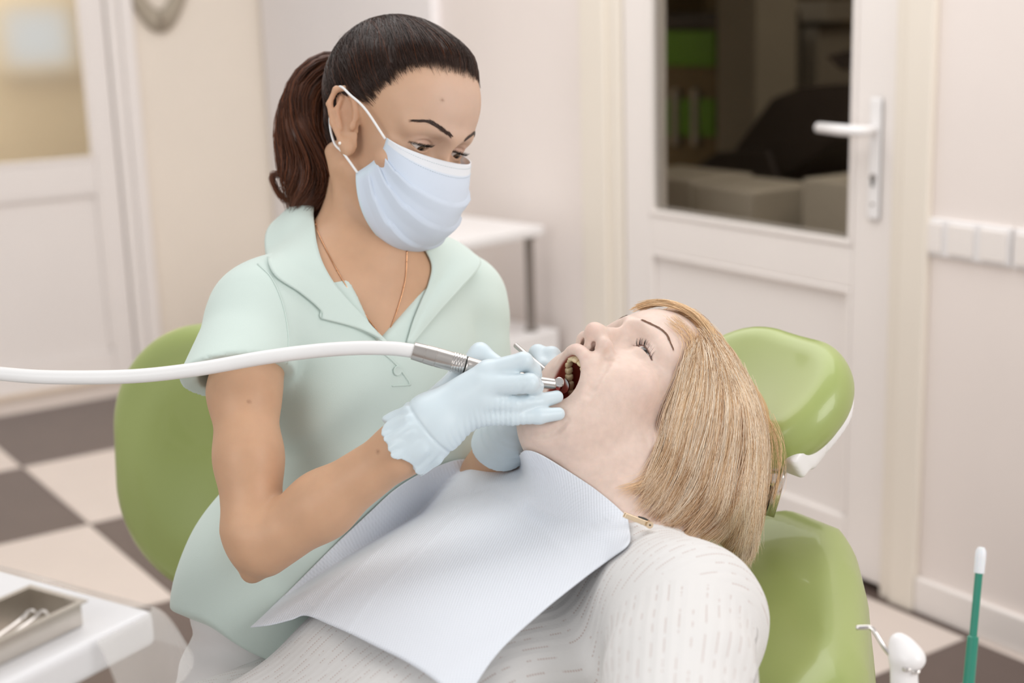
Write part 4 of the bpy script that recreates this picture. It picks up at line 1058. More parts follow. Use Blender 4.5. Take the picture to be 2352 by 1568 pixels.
# ---- brows and lashes
for s in (-1, 1):
    brow(RD, TD, BD, [(s * .011, .098, .0195), (s * .025, .094, .0245), (s * .040, .084, .0285), (s * .053, .07, .0235)], 300, .0002, (.05, .028, .019), MAT['hair_d'], body, .0024, .0075, seed=5 + s)
for s in (-1, 1): lashes(RD, TD, (s * .031, .0665, -.001), s, (.0012, .0062, -.06, .0148), 90, .0085, body, down=.7, seed=3 + s)
# ---- polo shirt
SHD = Sdf(); g = .007
SHD.add(cone(NB - TZ * .035, RS * .86 + NB * .14, .056, .046), .04); SHD.add(cone(NB - TZ * .035, LS * .86 + NB * .14, .056, .046), .04)
SHD.add(fcone(TP(0, -.01, -.05), TP(0, -.005, -.30), .150 + g, .128 + g, TY, .62), .05)
SHD.add(fcone(TP(0, -.005, -.30), PEL + TZ * .03, .128 + g, .158 + g, TY, .70), .05)
for s in (-1, 1): SHD.add(ell(TP(s * .062, .070, -.175), (.058, .045, .060), np.array([TX, TY, TZ]).T), .05)
SHD.add(ell(TP(0, .055, -.10), (.115, .05, .09), np.array([TX, TY, TZ]).T), .05)
ARM_END = RS + (EB - RS) * .36
slv = P(549, 866, 1.558)
ax = (EB - RS) / np.linalg.norm(EB - RS); axl = (LE - LS) / np.linalg.norm(LE - LS); lsl = LS * .62 + LE * .38
def sleeve(a, b, ra, rb, axis, nrm, flat=.92):
    f1 = fcone(a, b + axis * .05, ra, rb, CAMM[:, 2], flat); f2 = plane(b, nrm); f3a = fcone(b - axis * .05, b + axis * .08, rb - .022, rb - .021, CAMM[:, 2], flat); f3b = plane(b - axis * .022, -axis); f3 = lambda p: np.maximum(f3a(p), f3b(p))
    return lambda p: np.maximum(smax(f1(p), f2(p), .003), -f3(p))
SHD.add(cone(RS, RS * .9 + slv * .1, .053, .053), .035)
axs = (slv - RS) / np.linalg.norm(slv - RS)
SHD.add(sleeve(RS, slv, .053, .064, axs, ax + CAMM[:, 0] * .10), .012)
SHD.add(cone(LS, LS * .9 + lsl * .1, .050, .050), .03)
SHD.add(sleeve(LS, lsl, .050, .060, axl, axl), .012)
# hem at the hips, hollow below
SHD.cut(plane(PEL - TZ * .055, -TZ + TX * .6), .004)
# neck opening: round at the back, deep V in front
va, vl, vr = P(886, 792, 1.60), P(716, 560, 1.66), P(992, 585, 1.72)
def vneck(p):
    n1 = np.cross(vl - va, TY); n2 = np.cross(TY, vr - va); n1 /= np.linalg.norm(n1); n2 /= np.linalg.norm(n2)
    if n1 @ (vr - va) > 0: n1 = -n1
    if n2 @ (vl - va) > 0: n2 = -n2
    a = (p - _v(va)) @ _v(n1); b = (p - _v(va)) @ _v(n2); c = -((p - _v(NB)) @ _v(TY)) - .0
    return np.maximum(np.maximum(a, b), c)
SHD.sub(vneck, .006)
SHD.sub(cone(NB - TZ * .05, NB + TZ * .12, .062, .066), .008)
def foldf(p):
    q = p - _v(SH); x = q @ _v(TX); z = q @ _v(TZ); y = q @ _v(TY)
    d = .0030 * vnoise(p, 26, 8) + .0016 * vnoise(p, 55, 9)
    # pull folds from the right armpit and across the waist
    d = d + .0050 * np.sin((x * .8 + z * 1.1) * 62) * np.exp(-(((x - .13) / .07) ** 2 + ((z + .13) / .10) ** 2))
    d = d + .0055 * np.sin((z * 1.0 + x * .35) * 48) * np.exp(-((z + .33) / .10) ** 2) * sstep(-.02, .05, y)
    d = d + .0042 * np.sin((z - x * .6) * 55) * np.exp(-(((x + .13) / .07) ** 2 + ((z + .12) / .12) ** 2))
    cl = np.clip(np.linalg.norm(p - _v(slv), axis=-1) / .11, 0, 1); cr2 = np.clip(np.linalg.norm(p - _v(lsl), axis=-1) / .10, 0, 1)
    return d * (.15 + .85 * sstep(.55, 1, cl)) * (.15 + .85 * sstep(.55, 1, cr2))
SHD.disp(foldf)
Vs, Qs = SHD.mesh(np.minimum(lo, PEL - .2) - .03, hi + .05, .0034)
print('shirt', len(Vs), round(_time.time() - _t0, 1))
shirt = mesh_obj('polo_shirt', Vs, Qs, MAT['polo'], den, True, 'mint green short-sleeved polo shirt')
# ---- trousers
PT = Sdf()
PT.add(fcone(PEL + TZ * .01, PEL - TZ * .09, .138, .148, TY, .70), .05)
PT.add(cone(PEL - TZ * .09 + TX * .075, P(430, 1900, 1.40), .085, .070), .04)
PT.add(cone(PEL - TZ * .09 - TX * .09, P(800, 1950, 1.45), .085, .070), .04)
PT.disp(lambda p: .003 * vnoise(p, 40, 2) + .0025 * np.sin((p @ _v(TZ)) * 120) * np.exp(-(((p - _v(P(450, 1500, 1.6))) ** 2).sum(-1) / .01)))
Vt, Qt = PT.mesh(PEL - .55, PEL + .35, .007); mesh_obj('trousers', Vt, Qt, MAT['pants'], den, True, 'white cotton trousers')
# ---- gloves
fa = (WR - EB) / np.linalg.norm(WR - EB)
GR_ = Sdf(); hand_right(lambda f, k: GR_.add(f, k), 0.0)
cf0, cf1 = P(914, 1032, 1.448), P(996, 978, 1.441)
GR_.add(cone(cf0 - fa * .02, cf1, .0375, .0285), .010)
def cuff_cut(p, c=_v(P(926, 1020, 1.446)), n=_v(-fa)):
    q = p - c; a = np.arctan2(q @ _v(CAMM[:, 1]), q @ _v(CAMM[:, 2])); return (q @ n) + .0035 * np.sin(3 * a + .8) + .0018 * np.sin(8 * a)
GR_.cut(cuff_cut, .0015); GR_.sub(cone(cf0 - fa * .05, cf1 - fa * .016, .0352, .0255), .002)
hx_ = (P(1110, 890, 1.431) - P(990, 970, 1.439)); hx_ /= np.linalg.norm(hx_); hy_ = CAMM[:, 1] - hx_ * (CAMM[:, 1] @ hx_); hy_ /= np.linalg.norm(hy_); hc_ = P(1050, 930, 1.434)
def glove_f(p):
    q = p - _v(hc_); u = q @ _v(hx_); v = q @ _v(hy_)
    d = .0004 * vnoise(p, 120, 4)
    cu = sstep(-.034, -.048, u)                       # crumpled cuff
    d = d - cu * (.0040 * np.abs(vnoise(p, 170, 5)) + .0030 * np.abs(vnoise(p, 320, 6)))
    d = d + .0016 * np.exp(-((u + .036 - .10 * v) / .0016) ** 2)              # ridge where the cuff folds
    lo_ = sstep(.010, .030, v)                        # creases along the little-finger edge
    d = d + lo_ * .0006 * np.sin((u + v * .55) * 1050 + 5 * vnoise(p, 90, 7)) * sstep(.06, .035, u) * sstep(-.035, -.01, u)
    d = d + .0003 * np.sin((u * .55 + v) * 900 + 2 * vnoise(p, 70, 9)) * np.exp(-(((u - .062) / .022) ** 2 + ((v - .022) / .016) ** 2))
    return d
GR_.disp(glove_f)
pts = PA([(1295, 790, 1.41), (900, 1100, 1.5), (900, 940, 1.5), (1295, 960, 1.41), (1100, 780, 1.51), (1230, 1000, 1.40)])
Vg, Fg = GR_.shape(pts.min(0) - .03, pts.max(0) + .03, .0014)
mesh_obj('glove', Vg, Fg, MAT['glove'], den, True, 'pale blue glove on the hand holding the drill')
print('glove', len(Vg), round(_time.time() - _t0, 1))
GL_ = Sdf(); hand_left(lambda f, k: GL_.add(f, k), 0.0)
fl_ = (LWR - LE) / np.linalg.norm(LWR - LE)
GL_.add(cone(P(1140, 1035, 1.61), P(1172, 995, 1.595), .033, .028), .012); GL_.cut(plane(P(1150, 1022, 1.605), -fl_), .002)
GL_.disp(lambda p: .0007 * vnoise(p, 150, 3) + .0012 * np.sin((p @ _v(fl_)) * 600) * np.exp(-(((p - _v(P(1170, 1000, 1.59))) ** 2).sum(-1)) / .0008))
pts = PA([(1295, 790, 1.5), (1100, 1080, 1.66), (1300, 1000, 1.5), (1120, 800, 1.64)])
Vg, Fg = GL_.shape(pts.min(0) - .03, pts.max(0) + .03, .0016)
mesh_obj('glove', Vg, Fg, MAT['glove'], den, True, 'pale blue glove on the hand holding the mirror')
# ---- face mask
def mask_surface(nu=81, nv=61):
    yc = spline([(.0965, -.0085), (.1145, -.036), (.1235, -.063), (.119, -.094), (.096, -.122), (.076, -.127)], nv)
    ys = spline([(.055, -.0065), (.052, -.023), (.044, -.040), (.030, -.060)], nv)
    V = np.zeros((nv, nu, 3)); C_ = np.zeros((nv, nu, 3))
    for i in range(nv):
        v = i / (nv - 1)
        for j in range(nu):
            u = -1 + 2 * j / (nu - 1); a = abs(u); cu = math.cos(a * math.pi / 2)
            w = cu ** .85; wz = cu ** .75
            x = (.0665 - .004 * math.sin(v * math.pi)) * math.sin(u * math.pi / 2)
            y = ys[i, 0] + (yc[i, 0] - ys[i, 0]) * w; z = ys[i, 1] + (yc[i, 1] - ys[i, 1]) * wz
            n = np.array([x * .9, y * .9 + .01, (z + .06) * .55]); n /= np.linalg.norm(n)
            # pleats: three folds, each a step that closes towards the edges
            f = 0.0
            for k, c in enumerate((.30, .50, .70)):
                t = (v - c - .05 * (1 - cu)) / .11
                f += (1 - t) * .0048 * (0 <= t < 1) * min(1, 2.2 * a + .15) + (t >= 0) * 0
            side = sstep(.93, .97, np.array(a)); f *= 1 - float(side)
            f += .0012 * math.sin(9 * u + 6 * v) * (1 - a) * v + .0015 * math.sin(14 * v + 5 * u) * v * a * (1 - float(side))
            V[i, j] = np.array([x, y, z]) + n * f
            col = np.array(srgb(210, 221, 236)[:3])
            if v < .10: col = np.array(srgb(228, 232, 238)[:3])
            if a > .955: col = np.array(srgb(208, 222, 234)[:3])
            if v > .965: col = np.array(srgb(206, 222, 232)[:3])
            C_[i, j] = col
    return V, C_
Vm, Cm = mask_surface(); nv, nu = Vm.shape[:2]
ix = np.arange(nv * nu).reshape(nv, nu); Qm = np.stack([ix[:-1, :-1], ix[:-1, 1:], ix[1:, 1:], ix[1:, :-1]], -1).reshape(-1, 4)
mk = mesh_obj('face_mask', Vm.reshape(-1, 3) @ RD.T + TD, Qm, MAT['mask'], den, True, 'pleated light blue disposable face mask')
paint(mk, Cm.reshape(-1, 3)); so = mk.modifiers.new('thick', 'SOLIDIFY'); so.thickness = .0014; so.offset = 0
# stitched rows along the top band
for vv in (2, 6):
    pp = Vm[vv] @ RD.T + TD; seg = spline(pp, 240); nn = TY * .0012
    V_, F_ = [], []
    for k in range(0, 238, 4):
        a, b = tube(seg[k:k + 3] + RD[:, 1] * .0012, .0003, 5); F_ += [[i + len(V_) for i in f] for f in b]; V_ += list(a)
    mesh_obj('stitching', V_, F_, MAT['glove'], mk, True)
for s in (1, -1):
    e0 = Vm[0, -1 if s > 0 else 0]; e1 = Vm[-1, -1 if s > 0 else 0]
    hi_ = spline([e0 + [0, -.002, -.002], (s * .079, .020, .012), (s * .0835, -.006, .0185), (s * .083, -.026, .021), (s * .077, -.038, .008), (s * .0735, -.032, -.022), (s * .0745, -.012, -.041), (s * .0745, .008, -.046), e1 + [0, .002, .001]], 60)
    tube_obj('ear_loop', hi_ @ RD.T + TD, .0015, MAT['elastic'], mk, 8)
# ---- earring stud and necklace
for s in (1, -1):
    bm = bmesh.new(); bmesh.ops.create_uvsphere(bm, u_segments=16, v_segments=12, radius=.0021); bmesh.ops.translate(bm, verts=bm.verts, vec=HD(s * .0785, .001, -.037))
    bm_obj('earring', bm, MAT['pearl'], den, smooth=True)
nk = spline([(724, 505, 1.64), (733, 540, 1.63), (765, 605, 1.62), (810, 682, 1.61), (860, 752, 1.60), (884, 778, 1.60), (897, 752, 1.60), (915, 700, 1.61), (930, 640, 1.62), (934, 575, 1.62)], 90)
nk = drop_on(BD, PA(nk), .0012)
nc = thing('necklace', 'fine rose gold chain with a small white pendant on the dentist', 'necklace', nk[50])
tube_obj('chain', nk, .0006, MAT['gold'], nc, 6)
for k in range(4, 88, 9):
    bm = bmesh.new(); bmesh.ops.create_uvsphere(bm, u_segments=10, v_segments=8, radius=.0011); bmesh.ops.translate(bm, verts=bm.verts, vec=nk[k]); bm_obj('bead', bm, MAT['gold'], nc, smooth=True)
bm = bmesh.new(); bmesh.ops.create_uvsphere(bm, u_segments=16, v_segments=12, radius=.0026); bmesh.ops.translate(bm, verts=bm.verts, vec=nk[50] + TY * .002 - TZ * .003); bm_obj('pendant', bm, MAT['pearl'], nc, smooth=True)
# ---- collar, placket, buttons
def loft(name, inner, outer, mat, parent, n=50, m=18, bulge=.008, thick=.0022, roll=.0, label=None, push=.003):
    I = PA(spline(inner, n)); O = PA(spline(outer, n)); V = []
    for i in range(n):
        d = O[i] - I[i]; tg = I[min(i + 1, n - 1)] - I[max(i - 1, 0)]; nr = np.cross(tg, d); nr /= np.linalg.norm(nr) + 1e-9
        if nr @ CAMM[:, 2] > 0: nr = -nr
        for j in range(m):
            t = j / (m - 1); V.append(I[i] + d * t + nr * bulge * math.sin(math.pi * t ** .7) * min(1, np.linalg.norm(d) / .03))
    V = np.array(V, np.float32); Dw = V - _v(CAMC); Dw /= np.linalg.norm(Dw, axis=1, keepdims=True)
    for _ in range(14): V = V - Dw * np.clip(push - np.minimum(SHD(V), BD(V)), 0, .012)[:, None]
    Vg2 = V.reshape(n, m, 3)
    for _ in range(3): Vg2[1:-1, 1:-1] = Vg2[1:-1, 1:-1] * .5 + .125 * (Vg2[:-2, 1:-1] + Vg2[2:, 1:-1] + Vg2[1:-1, :-2] + Vg2[1:-1, 2:])
    V = Vg2.reshape(-1, 3)
    ix = np.arange(n * m).reshape(n, m); Q = np.stack([ix[:-1, :-1], ix[:-1, 1:], ix[1:, 1:], ix[1:, :-1]], -1).reshape(-1, 4)
    o = mesh_obj(name, V, Q, mat, parent, True, label); s_ = o.modifiers.new('thick', 'SOLIDIFY'); s_.thickness = thick; s_.offset = 0
    return o
loft('collar', [(742, 462, 1.735), (722, 472, 1.70), (722, 520, 1.672), (736, 590, 1.652), (764, 645, 1.636), (800, 690, 1.625), (836, 728, 1.617), (886, 786, 1.607)],
     [(700, 470, 1.745), (640, 500, 1.735), (612, 535, 1.705), (612, 585, 1.672), (632, 632, 1.648), (690, 672, 1.628), (736, 712, 1.615), (740, 732, 1.611)], MAT['polo'], shirt, bulge=.010)
loft('placket', [(736, 712, 1.612), (740, 732, 1.609), (800, 748, 1.606), (850, 768, 1.604), (890, 790, 1.603)], [(800, 692, 1.622), (820, 712, 1.617), (838, 730, 1.614), (862, 758, 1.610), (888, 784, 1.606)], MAT['polo'], shirt, bulge=.002, push=.0015)
loft('collar', [(958, 548, 1.735), (975, 570, 1.715), (992, 608, 1.695), (985, 650, 1.680), (968, 690, 1.664), (950, 735, 1.645), (934, 788, 1.622)],
     [(985, 535, 1.765), (1040, 550, 1.765), (1085, 580, 1.755), (1104, 607, 1.735), (1060, 660, 1.695), (1010, 715, 1.662), (945, 792, 1.622)], MAT['polo'], shirt, bulge=.007)
for (bx_, by_, bd_) in ((912, 851, 1.60), (775, 708, 1.60)):
    c = drop_on(SHD, PA([(bx_, by_, bd_ - .03)]), .001)[0]
    if by_ > 800:
        lathe('button', [(0, .0055), (.0012, .0058), (.0016, .005), (.0011, .0036), (.0011, .0005)], c, TY, MAT['polo'], shirt, n=24)
tube_obj('seam', drop_on(SHD, PA(spline([(866, 800, 1.56), (905, 832, 1.56), (935, 870, 1.57), (942, 884, 1.57)], 24)), .0006), .0011, MAT['polo'], shirt, 6)
tube_obj('seam', drop_on(SHD, PA(spline([(592, 606, 1.5), (625, 640, 1.5), (650, 700, 1.5), (662, 770, 1.5), (660, 835, 1.5)], 24)), .0004), .0009, MAT['polo'], shirt, 6)
tube_obj('seam', drop_on(SHD, PA(spline([(900, 886, 1.56), (942, 884, 1.57)], 12)), .0006), .0009, MAT['polo'], shirt, 6)
# ---- hair of the dentist: combed back to a ponytail
rh = np.random.default_rng(21)
CR = Sdf()                                         # skull shape that the hair lies on, head frame
CR.add(ell((0, -.012, .032), (.0735, .096, .081)), .01); CR.add(ell((0, .034, .036), (.062, .056, .066)), .02); CR.add(ell((0, .036, -.03), (.057, .050, .066)), .02); CR.add(cone((0, -.02, -.04), (0, -.035, -.13), .054, .054), .022)
def hairline(p):
    x, y, z = p[..., 0], p[..., 1], p[..., 2]; ax_ = np.abs(x)
    f = y - (.008 + .52 * (z - .012)) - .022 * np.clip(1 - (ax_ / .055) ** 2, 0, 1) * sstep(.03, .085, z)
    f = np.where(z < .016, np.maximum(y + .028 - .9 * np.clip(z, 0, 1), -.2), f)
    return np.maximum(f, -.055 - z) 
HB = Sdf(); HB.add(lambda p: CR(p) - .0008 - .0062 * sstep(.0, -.030, hairline(p)) - .002 * sstep(.02, .11, p[:, 2]) * sstep(-.01, -.05, hairline(p)), .001); HB.cut(lambda p: (hairline(p) + .014) * .8, .004)
HB.disp(lambda p: .0012 * np.sin(p[:, 0] * 160 + 8 * p[:, 1]) * sstep(.0, .05, p[:, 2]))
Vh, Fh = HB.shape((-.11, -.14, -.09), (.11, .12, .15), .003)
hr = mesh_obj('hair', Vh @ RD.T + TD, Fh, MAT['hair_d'], den, True, 'dark brown hair combed back into a ponytail')
dk = np.array(srgb(46, 29, 21)[:3]); au = np.array(srgb(126, 68, 34)[:3])
paint(hr, dk * (1 + .25 * vnoise(Vh, 200, 2)[:, None]))
hb_ = hairline(pl.astype(np.float32)); blend(hd * sstep(.006, -.016, hb_) * (pl[:, 2] > -.06) * ((np.abs(pl[:, 0]) < .0715) | (pl[:, 2] > .032) | (pl[:, 1] < -.05)) * .85, dk * 1.3); body.data.color_attributes.remove(body.data.color_attributes['Col']); paint(body, cd)
KNOT = np.array([0.0, -.106, .046])
def on_skull(W, lift):
    sh = W.shape; W = W.reshape(-1, 3).astype(np.float32); lift = np.broadcast_to(lift, sh[:2]).reshape(-1)
    for _ in range(4):
        e = 1e-3; d = CR(W); G = np.stack([CR(W + _v(u) * e) - CR(W - _v(u) * e) for u in np.eye(3)], 1); G /= np.linalg.norm(G, axis=1, keepdims=True) + 1e-9
        W = W + G * (lift - d)[:, None]
    return W.reshape(sh)
N = 5200; dirs = rh.normal(size=(N * 5, 3)); dirs /= np.linalg.norm(dirs, axis=1, keepdims=True)
root = np.array([0, -.005, .03]) + dirs * .09; root = on_skull(root[:, None], np.array([[.004]]))[:, 0]
hl = hairline(root); keep = (hl < .006) & (hl > -.11); root = root[keep]; hl = hl[keep]
w_ = np.where(hl > -.02, 1.0, .30); root = root[rh.uniform(size=len(root)) < w_][:N]; hl = hairline(root)
t = (np.linspace(0, 1, 13) ** 1.5)[None, :, None]; kn_ = KNOT + rh.normal(size=(len(root), 1, 3)) * [.010, .004, .010]
arc = root[:, None] * (1 - t) + kn_ * t + np.array([0, 0, .030]) * (np.sin(np.pi * t)) * sstep(-.02, .06, root[:, None, 2:3])
ha_ = hairline(arc); lift = .0008 + .0068 * sstep(.006, -.030, ha_) + .002 * sstep(.02, .11, arc[..., 2]) * sstep(-.01, -.05, ha_) + rh.uniform(-.0006, .0016, (len(root), 1))
lift[:, 0] = np.where(hl > -.012, .0002, lift[:, 0])
W = on_skull(arc, lift); W[:, -1] = kn_[:, 0]
cols = dk * rh.uniform(.6, 1.9, (len(root), 1)); mixa = (rh.uniform(size=(len(root), 1)) < .12) * rh.uniform(.1, .6, (len(root), 1)); cols = cols * (1 - mixa) + au * mixa
strands('hair_strands', W @ RD.T + TD, rh.uniform(.00022, .0004, len(root)), MAT['hair_d'], hr, cols, root=.4)
# fine short hairs feathering the hairline
fr = on_skull((np.array([0, -.005, .03]) + dirs * .09)[:, None], np.array([[.001]]))[:, 0]; hf = hairline(fr); fr = fr[(hf > -.022) & (rh.uniform(size=len(hf)) < sstep(.014, -.006, hf)) & (fr[:, 2] > .004)]; fr = np.concatenate([fr, fr + rh.normal(0, .0012, fr.shape)])[:4200]
tb = (np.linspace(0, 1, 8) ** 1.3)[None, :, None]; arc = fr[:, None] * (1 - tb * .42) + KNOT * tb * .42 + np.array([0, 0, .016]) * np.sin(np.pi * tb * .42) * sstep(-.02, .06, fr[:, None, 2:3]) + rh.normal(0, .0016, (len(fr), 1, 3)) * tb
ha_ = hairline(arc); W = on_skull(arc, .0003 + .0070 * sstep(.008, -.030, ha_) + rh.uniform(0, .0012, (len(fr), 1)))
strands('hairline_strands', W @ RD.T + TD, rh.uniform(.00012, .00024, len(fr)), MAT['hair_d'], hr, dk * rh.uniform(.8, 2.4, (len(fr), 1)), root=.25)
# ponytail volume and strands
pg = [(806, 148, 1.745, .014), (752, 168, 1.745, .025), (713, 228, 1.738, .034), (708, 312, 1.730, .038), (716, 395, 1.722, .035), (712, 455, 1.718, .028), (692, 503, 1.716, .013)]
PTL = Sdf()
for a, b in zip(pg[:-1], pg[1:]): PTL.add(cone(P(*a[:3]), P(*b[:3]), a[3] * .86, b[3] * .86), .012)
PTL.disp(lambda p: .003 * vnoise(p, 60, 5))
gp = PA(np.array(pg)[:, :3]); Vp, Fp = PTL.shape(gp.min(0) - .06, gp.max(0) + .06, .004)
pt = mesh_obj('ponytail', Vp, Fp, MAT['hair_d'], hr, True, 'wavy auburn-brown ponytail'); paint(pt, (dk * .65 + au * .35) * (1 + .3 * vnoise(Vp, 150, 3)[:, None]))
gc = spline(np.array(pg), 17); gpos = PA(gc[:, :3]); Tg, Ng, Bg = frames(gpos); Np = 2300
th = rh.uniform(0, 6.283, Np); rr = np.sqrt(rh.uniform(.25, 1.08, Np)); ph = rh.uniform(0, 6.28, Np)
tt_ = np.linspace(0, 1, 17); wav = .0075 * np.sin(tt_[None] * 10 + th[:, None] * 1.0 + .4 * ph[:, None]) * tt_[None]
rad = gc[None, :, 3] * rr[:, None] + wav + .004 * tt_[None] ** 3 * rh.normal(size=(Np, 1)); ang_ = th[:, None] + .45 * np.sin(tt_[None] * 8 + .5 * np.round(th[:, None] * 2)) * tt_[None] ** .5
W = gpos[None] + rad[..., None] * (np.cos(ang_)[..., None] * Ng[None] + np.sin(ang_)[..., None] * Bg[None]) + Tg[None] * (rh.uniform(-.012, .012, (Np, 1)) * tt_[None])[..., None]
m_ = np.clip(.18 + .55 * rh.uniform(size=(Np, 1)) ** 2 + .28 * (np.cos(th - 2.6)[:, None] > .2), 0, 1); cols = (dk * (1 - m_) + au * m_) * rh.uniform(.6, 1.5, (Np, 1))
strands('ponytail_strands', W, rh.uniform(.00025, .00045, Np), MAT['hair_d'], pt, cols)
# loose curl at the back
cw = []
for k in range(110):
    j = rh.normal(0, 3, (1, 2)); q = spline(np.array([(700, 385), (672, 405), (640, 399), (626, 405), (632, 430), (650, 455), (664, 462)]) + j + rh.normal(0, 1.5, (7, 2)), 20)
    cw.append(PA(np.column_stack([q, np.full(20, 1.722) + rh.normal(0, .004)])))
for k in range(60):
    q = spline(np.array([(690, 440), (672, 470), (660, 490), (645, 505)]) + rh.normal(0, 4, (4, 2)), 20); cw.append(PA(np.column_stack([q, np.full(20, 1.72) + rh.normal(0, .005)])))
strands('curl', np.array(cw), .0003, MAT['hair_d'], pt, (dk * .45 + au * .55) * rh.uniform(.6, 1.5, (170, 1)))
band_c = HD(*KNOT)
lathe('hair_tie', [(-.004, .0135), (-.002, .0165), (.002, .0165), (.004, .0135)], P(796, 157, 1.745), P(770, 172, 1.745) - P(806, 152, 1.745), MAT['dark'], hr, n=24)
print('dentist done', round(_time.time() - _t0, 1))
# ---- paper bib: a sheet lying on chest and shoulders
MAT['bib'] = material('embossed_paper_bib', srgb(224, 229, 237), .75, noise=(10, .012), bump=('weave', 1.0, .35, .0007))
def bib_h(s, b):
    """height of the sheet over the shoulder plane"""
    h = .048 + .018 * np.exp(-((b - .17) / .12) ** 2) * np.exp(-(s / .15) ** 2) - .55 * np.clip(np.abs(s) - .13, 0, 1) ** 1.5 * 2.2
    h = h + .030 * sstep(.06, -.10, b) * np.exp(-((s - .02) / .12) ** 2)
    return h
top = spline([(1010, 1068), (1050, 1056), (1105, 1054), (1150, 1064), (1178, 1082), (1192, 1050), (1206, 1034), (1240, 1042), (1300, 1078), (1360, 1118), (1410, 1158), (1442, 1190)], 90)
bot = spline([(576, 1441), (620, 1436), (668, 1424), (704, 1414), (760, 1436), (810, 1458), (860, 1483), (930, 1518), (990, 1556), (1040, 1600), (1060, 1625)], 90)
lef = spline([(1010, 1068), (960, 1090), (905, 1125), (850, 1175), (770, 1250), (690, 1330), (620, 1400), (576, 1441)], 90)
rig = spline([(1442, 1190), (1446, 1215), (1444, 1250), (1400, 1285), (1342, 1328), (1240, 1410), (1140, 1505), (1060, 1625)], 90)
n = 90; U_, V__ = np.meshgrid(np.linspace(0, 1, n), np.linspace(0, 1, n)); U3, V3 = U_[..., None], V__[..., None]
cpx = (1 - V3) * top[None] + V3 * bot[None] + (1 - U3) * lef[:, None] + U3 * rig[:, None] - ((1 - U3) * (1 - V3) * top[0] + U3 * (1 - V3) * top[-1] + (1 - U3) * V3 * bot[0] + U3 * V3 * bot[-1])
fx = cpx.reshape(-1, 2); o_ = PA(np.column_stack([fx, np.full(len(fx), .9)])); dv = o_ - CAMC; dv /= np.linalg.norm(dv, axis=1, keepdims=True); W = o_.copy()
for _ in range(60):
    q = W - MS; s, b, h = q @ SX, q @ BX, q @ NX; W = W + dv * np.clip((h - bib_h(s, b)) * .55, -.02, .03)[:, None]
uu, vv = U_.ravel(), V__.ravel()
fold = .0045 * np.exp(-((uu - .47) / .010) ** 2) * sstep(.25, .5, vv) - .0085 * np.exp(-((vv - .34 - .25 * (1 - uu)) / .06) ** 2) * sstep(.1, .4, uu) * sstep(1, .6, uu) + .0065 * np.sin(uu * 9 + vv * 3) * (1 - uu) * sstep(0, .3, vv)
fold += .0075 * np.exp(-(((uu - .60) / .09) ** 2 + ((vv - .10) / .10) ** 2)) * -1
W = W + NX * fold[:, None]
W = W.astype(np.float32)
BSW = lambda p: np.minimum(np.minimum(SW(p), BPt(p)), SHD(p))
fh = PA(np.column_stack([fx, np.full(len(fx), 1.05)])).astype(np.float32); dvf = dv.astype(np.float32); live = np.ones(len(fh), bool)
for _ in range(26):
    dd = np.full(len(fh), 0., np.float32); dd[live] = BSW(fh[live]); fh = fh + dvf * (np.clip(dd, -.01, .08) * .9)[:, None]; live &= (np.abs(dd) > 4e-4) & (np.linalg.norm(fh - _v(CAMC), axis=1) < 1.9)
hitd = np.linalg.norm(fh - _v(CAMC), axis=1); curd = np.linalg.norm(W - _v(CAMC), axis=1); W = _v(CAMC) + dvf * np.minimum(curd, hitd - .004)[:, None]
for _ in range(9):
    d = BSW(W); W = W - dv.astype(np.float32) * np.clip((.003 - d) * 1.2, 0, .02)[:, None]
Wg = W.reshape(n, n, 3)
fold2 = (.0035 * np.exp(-((vv - .22 - .35 * uu) / .018) ** 2) * sstep(.25, .5, uu) * sstep(.95, .7, uu) + .003 * np.exp(-((uu - .22 - .10 * vv) / .014) ** 2) * sstep(.15, .4, vv)).reshape(n, n)
Wg -= (dv.reshape(n, n, 3) * fold2[..., None]).astype(np.float32)
for _ in range(3): Wg[1:-1, 1:-1] = Wg[1:-1, 1:-1] * .6 + .1 * (Wg[:-2, 1:-1] + Wg[2:, 1:-1] + Wg[1:-1, :-2] + Wg[1:-1, 2:])
W = Wg.reshape(-1, 3)
ix = np.arange(n * n).reshape(n, n); Q = np.stack([ix[:-1, :-1], ix[1:, :-1], ix[1:, 1:], ix[:-1, 1:]], -1).reshape(-1, 4)
bib = mesh_obj('paper_bib', W, Q, MAT['bib'])
q = W - MS; uvl = bib.data.uv_layers.new(name='UVMap'); uvc = np.stack([(q @ SX) / .0042, (q @ BX) / .0042], 1)
li = np.empty(len(bib.data.loops), np.int32); bib.data.loops.foreach_get('vertex_index', li); uvl.data.foreach_set('uv', uvc[li].astype(np.float32).ravel())
m_ = bib.modifiers.new('thick', 'SOLIDIFY'); m_.thickness = .0009; m_.offset = 1
tag(bib, 'pale blue embossed paper bib spread over the patient chest', 'bib')
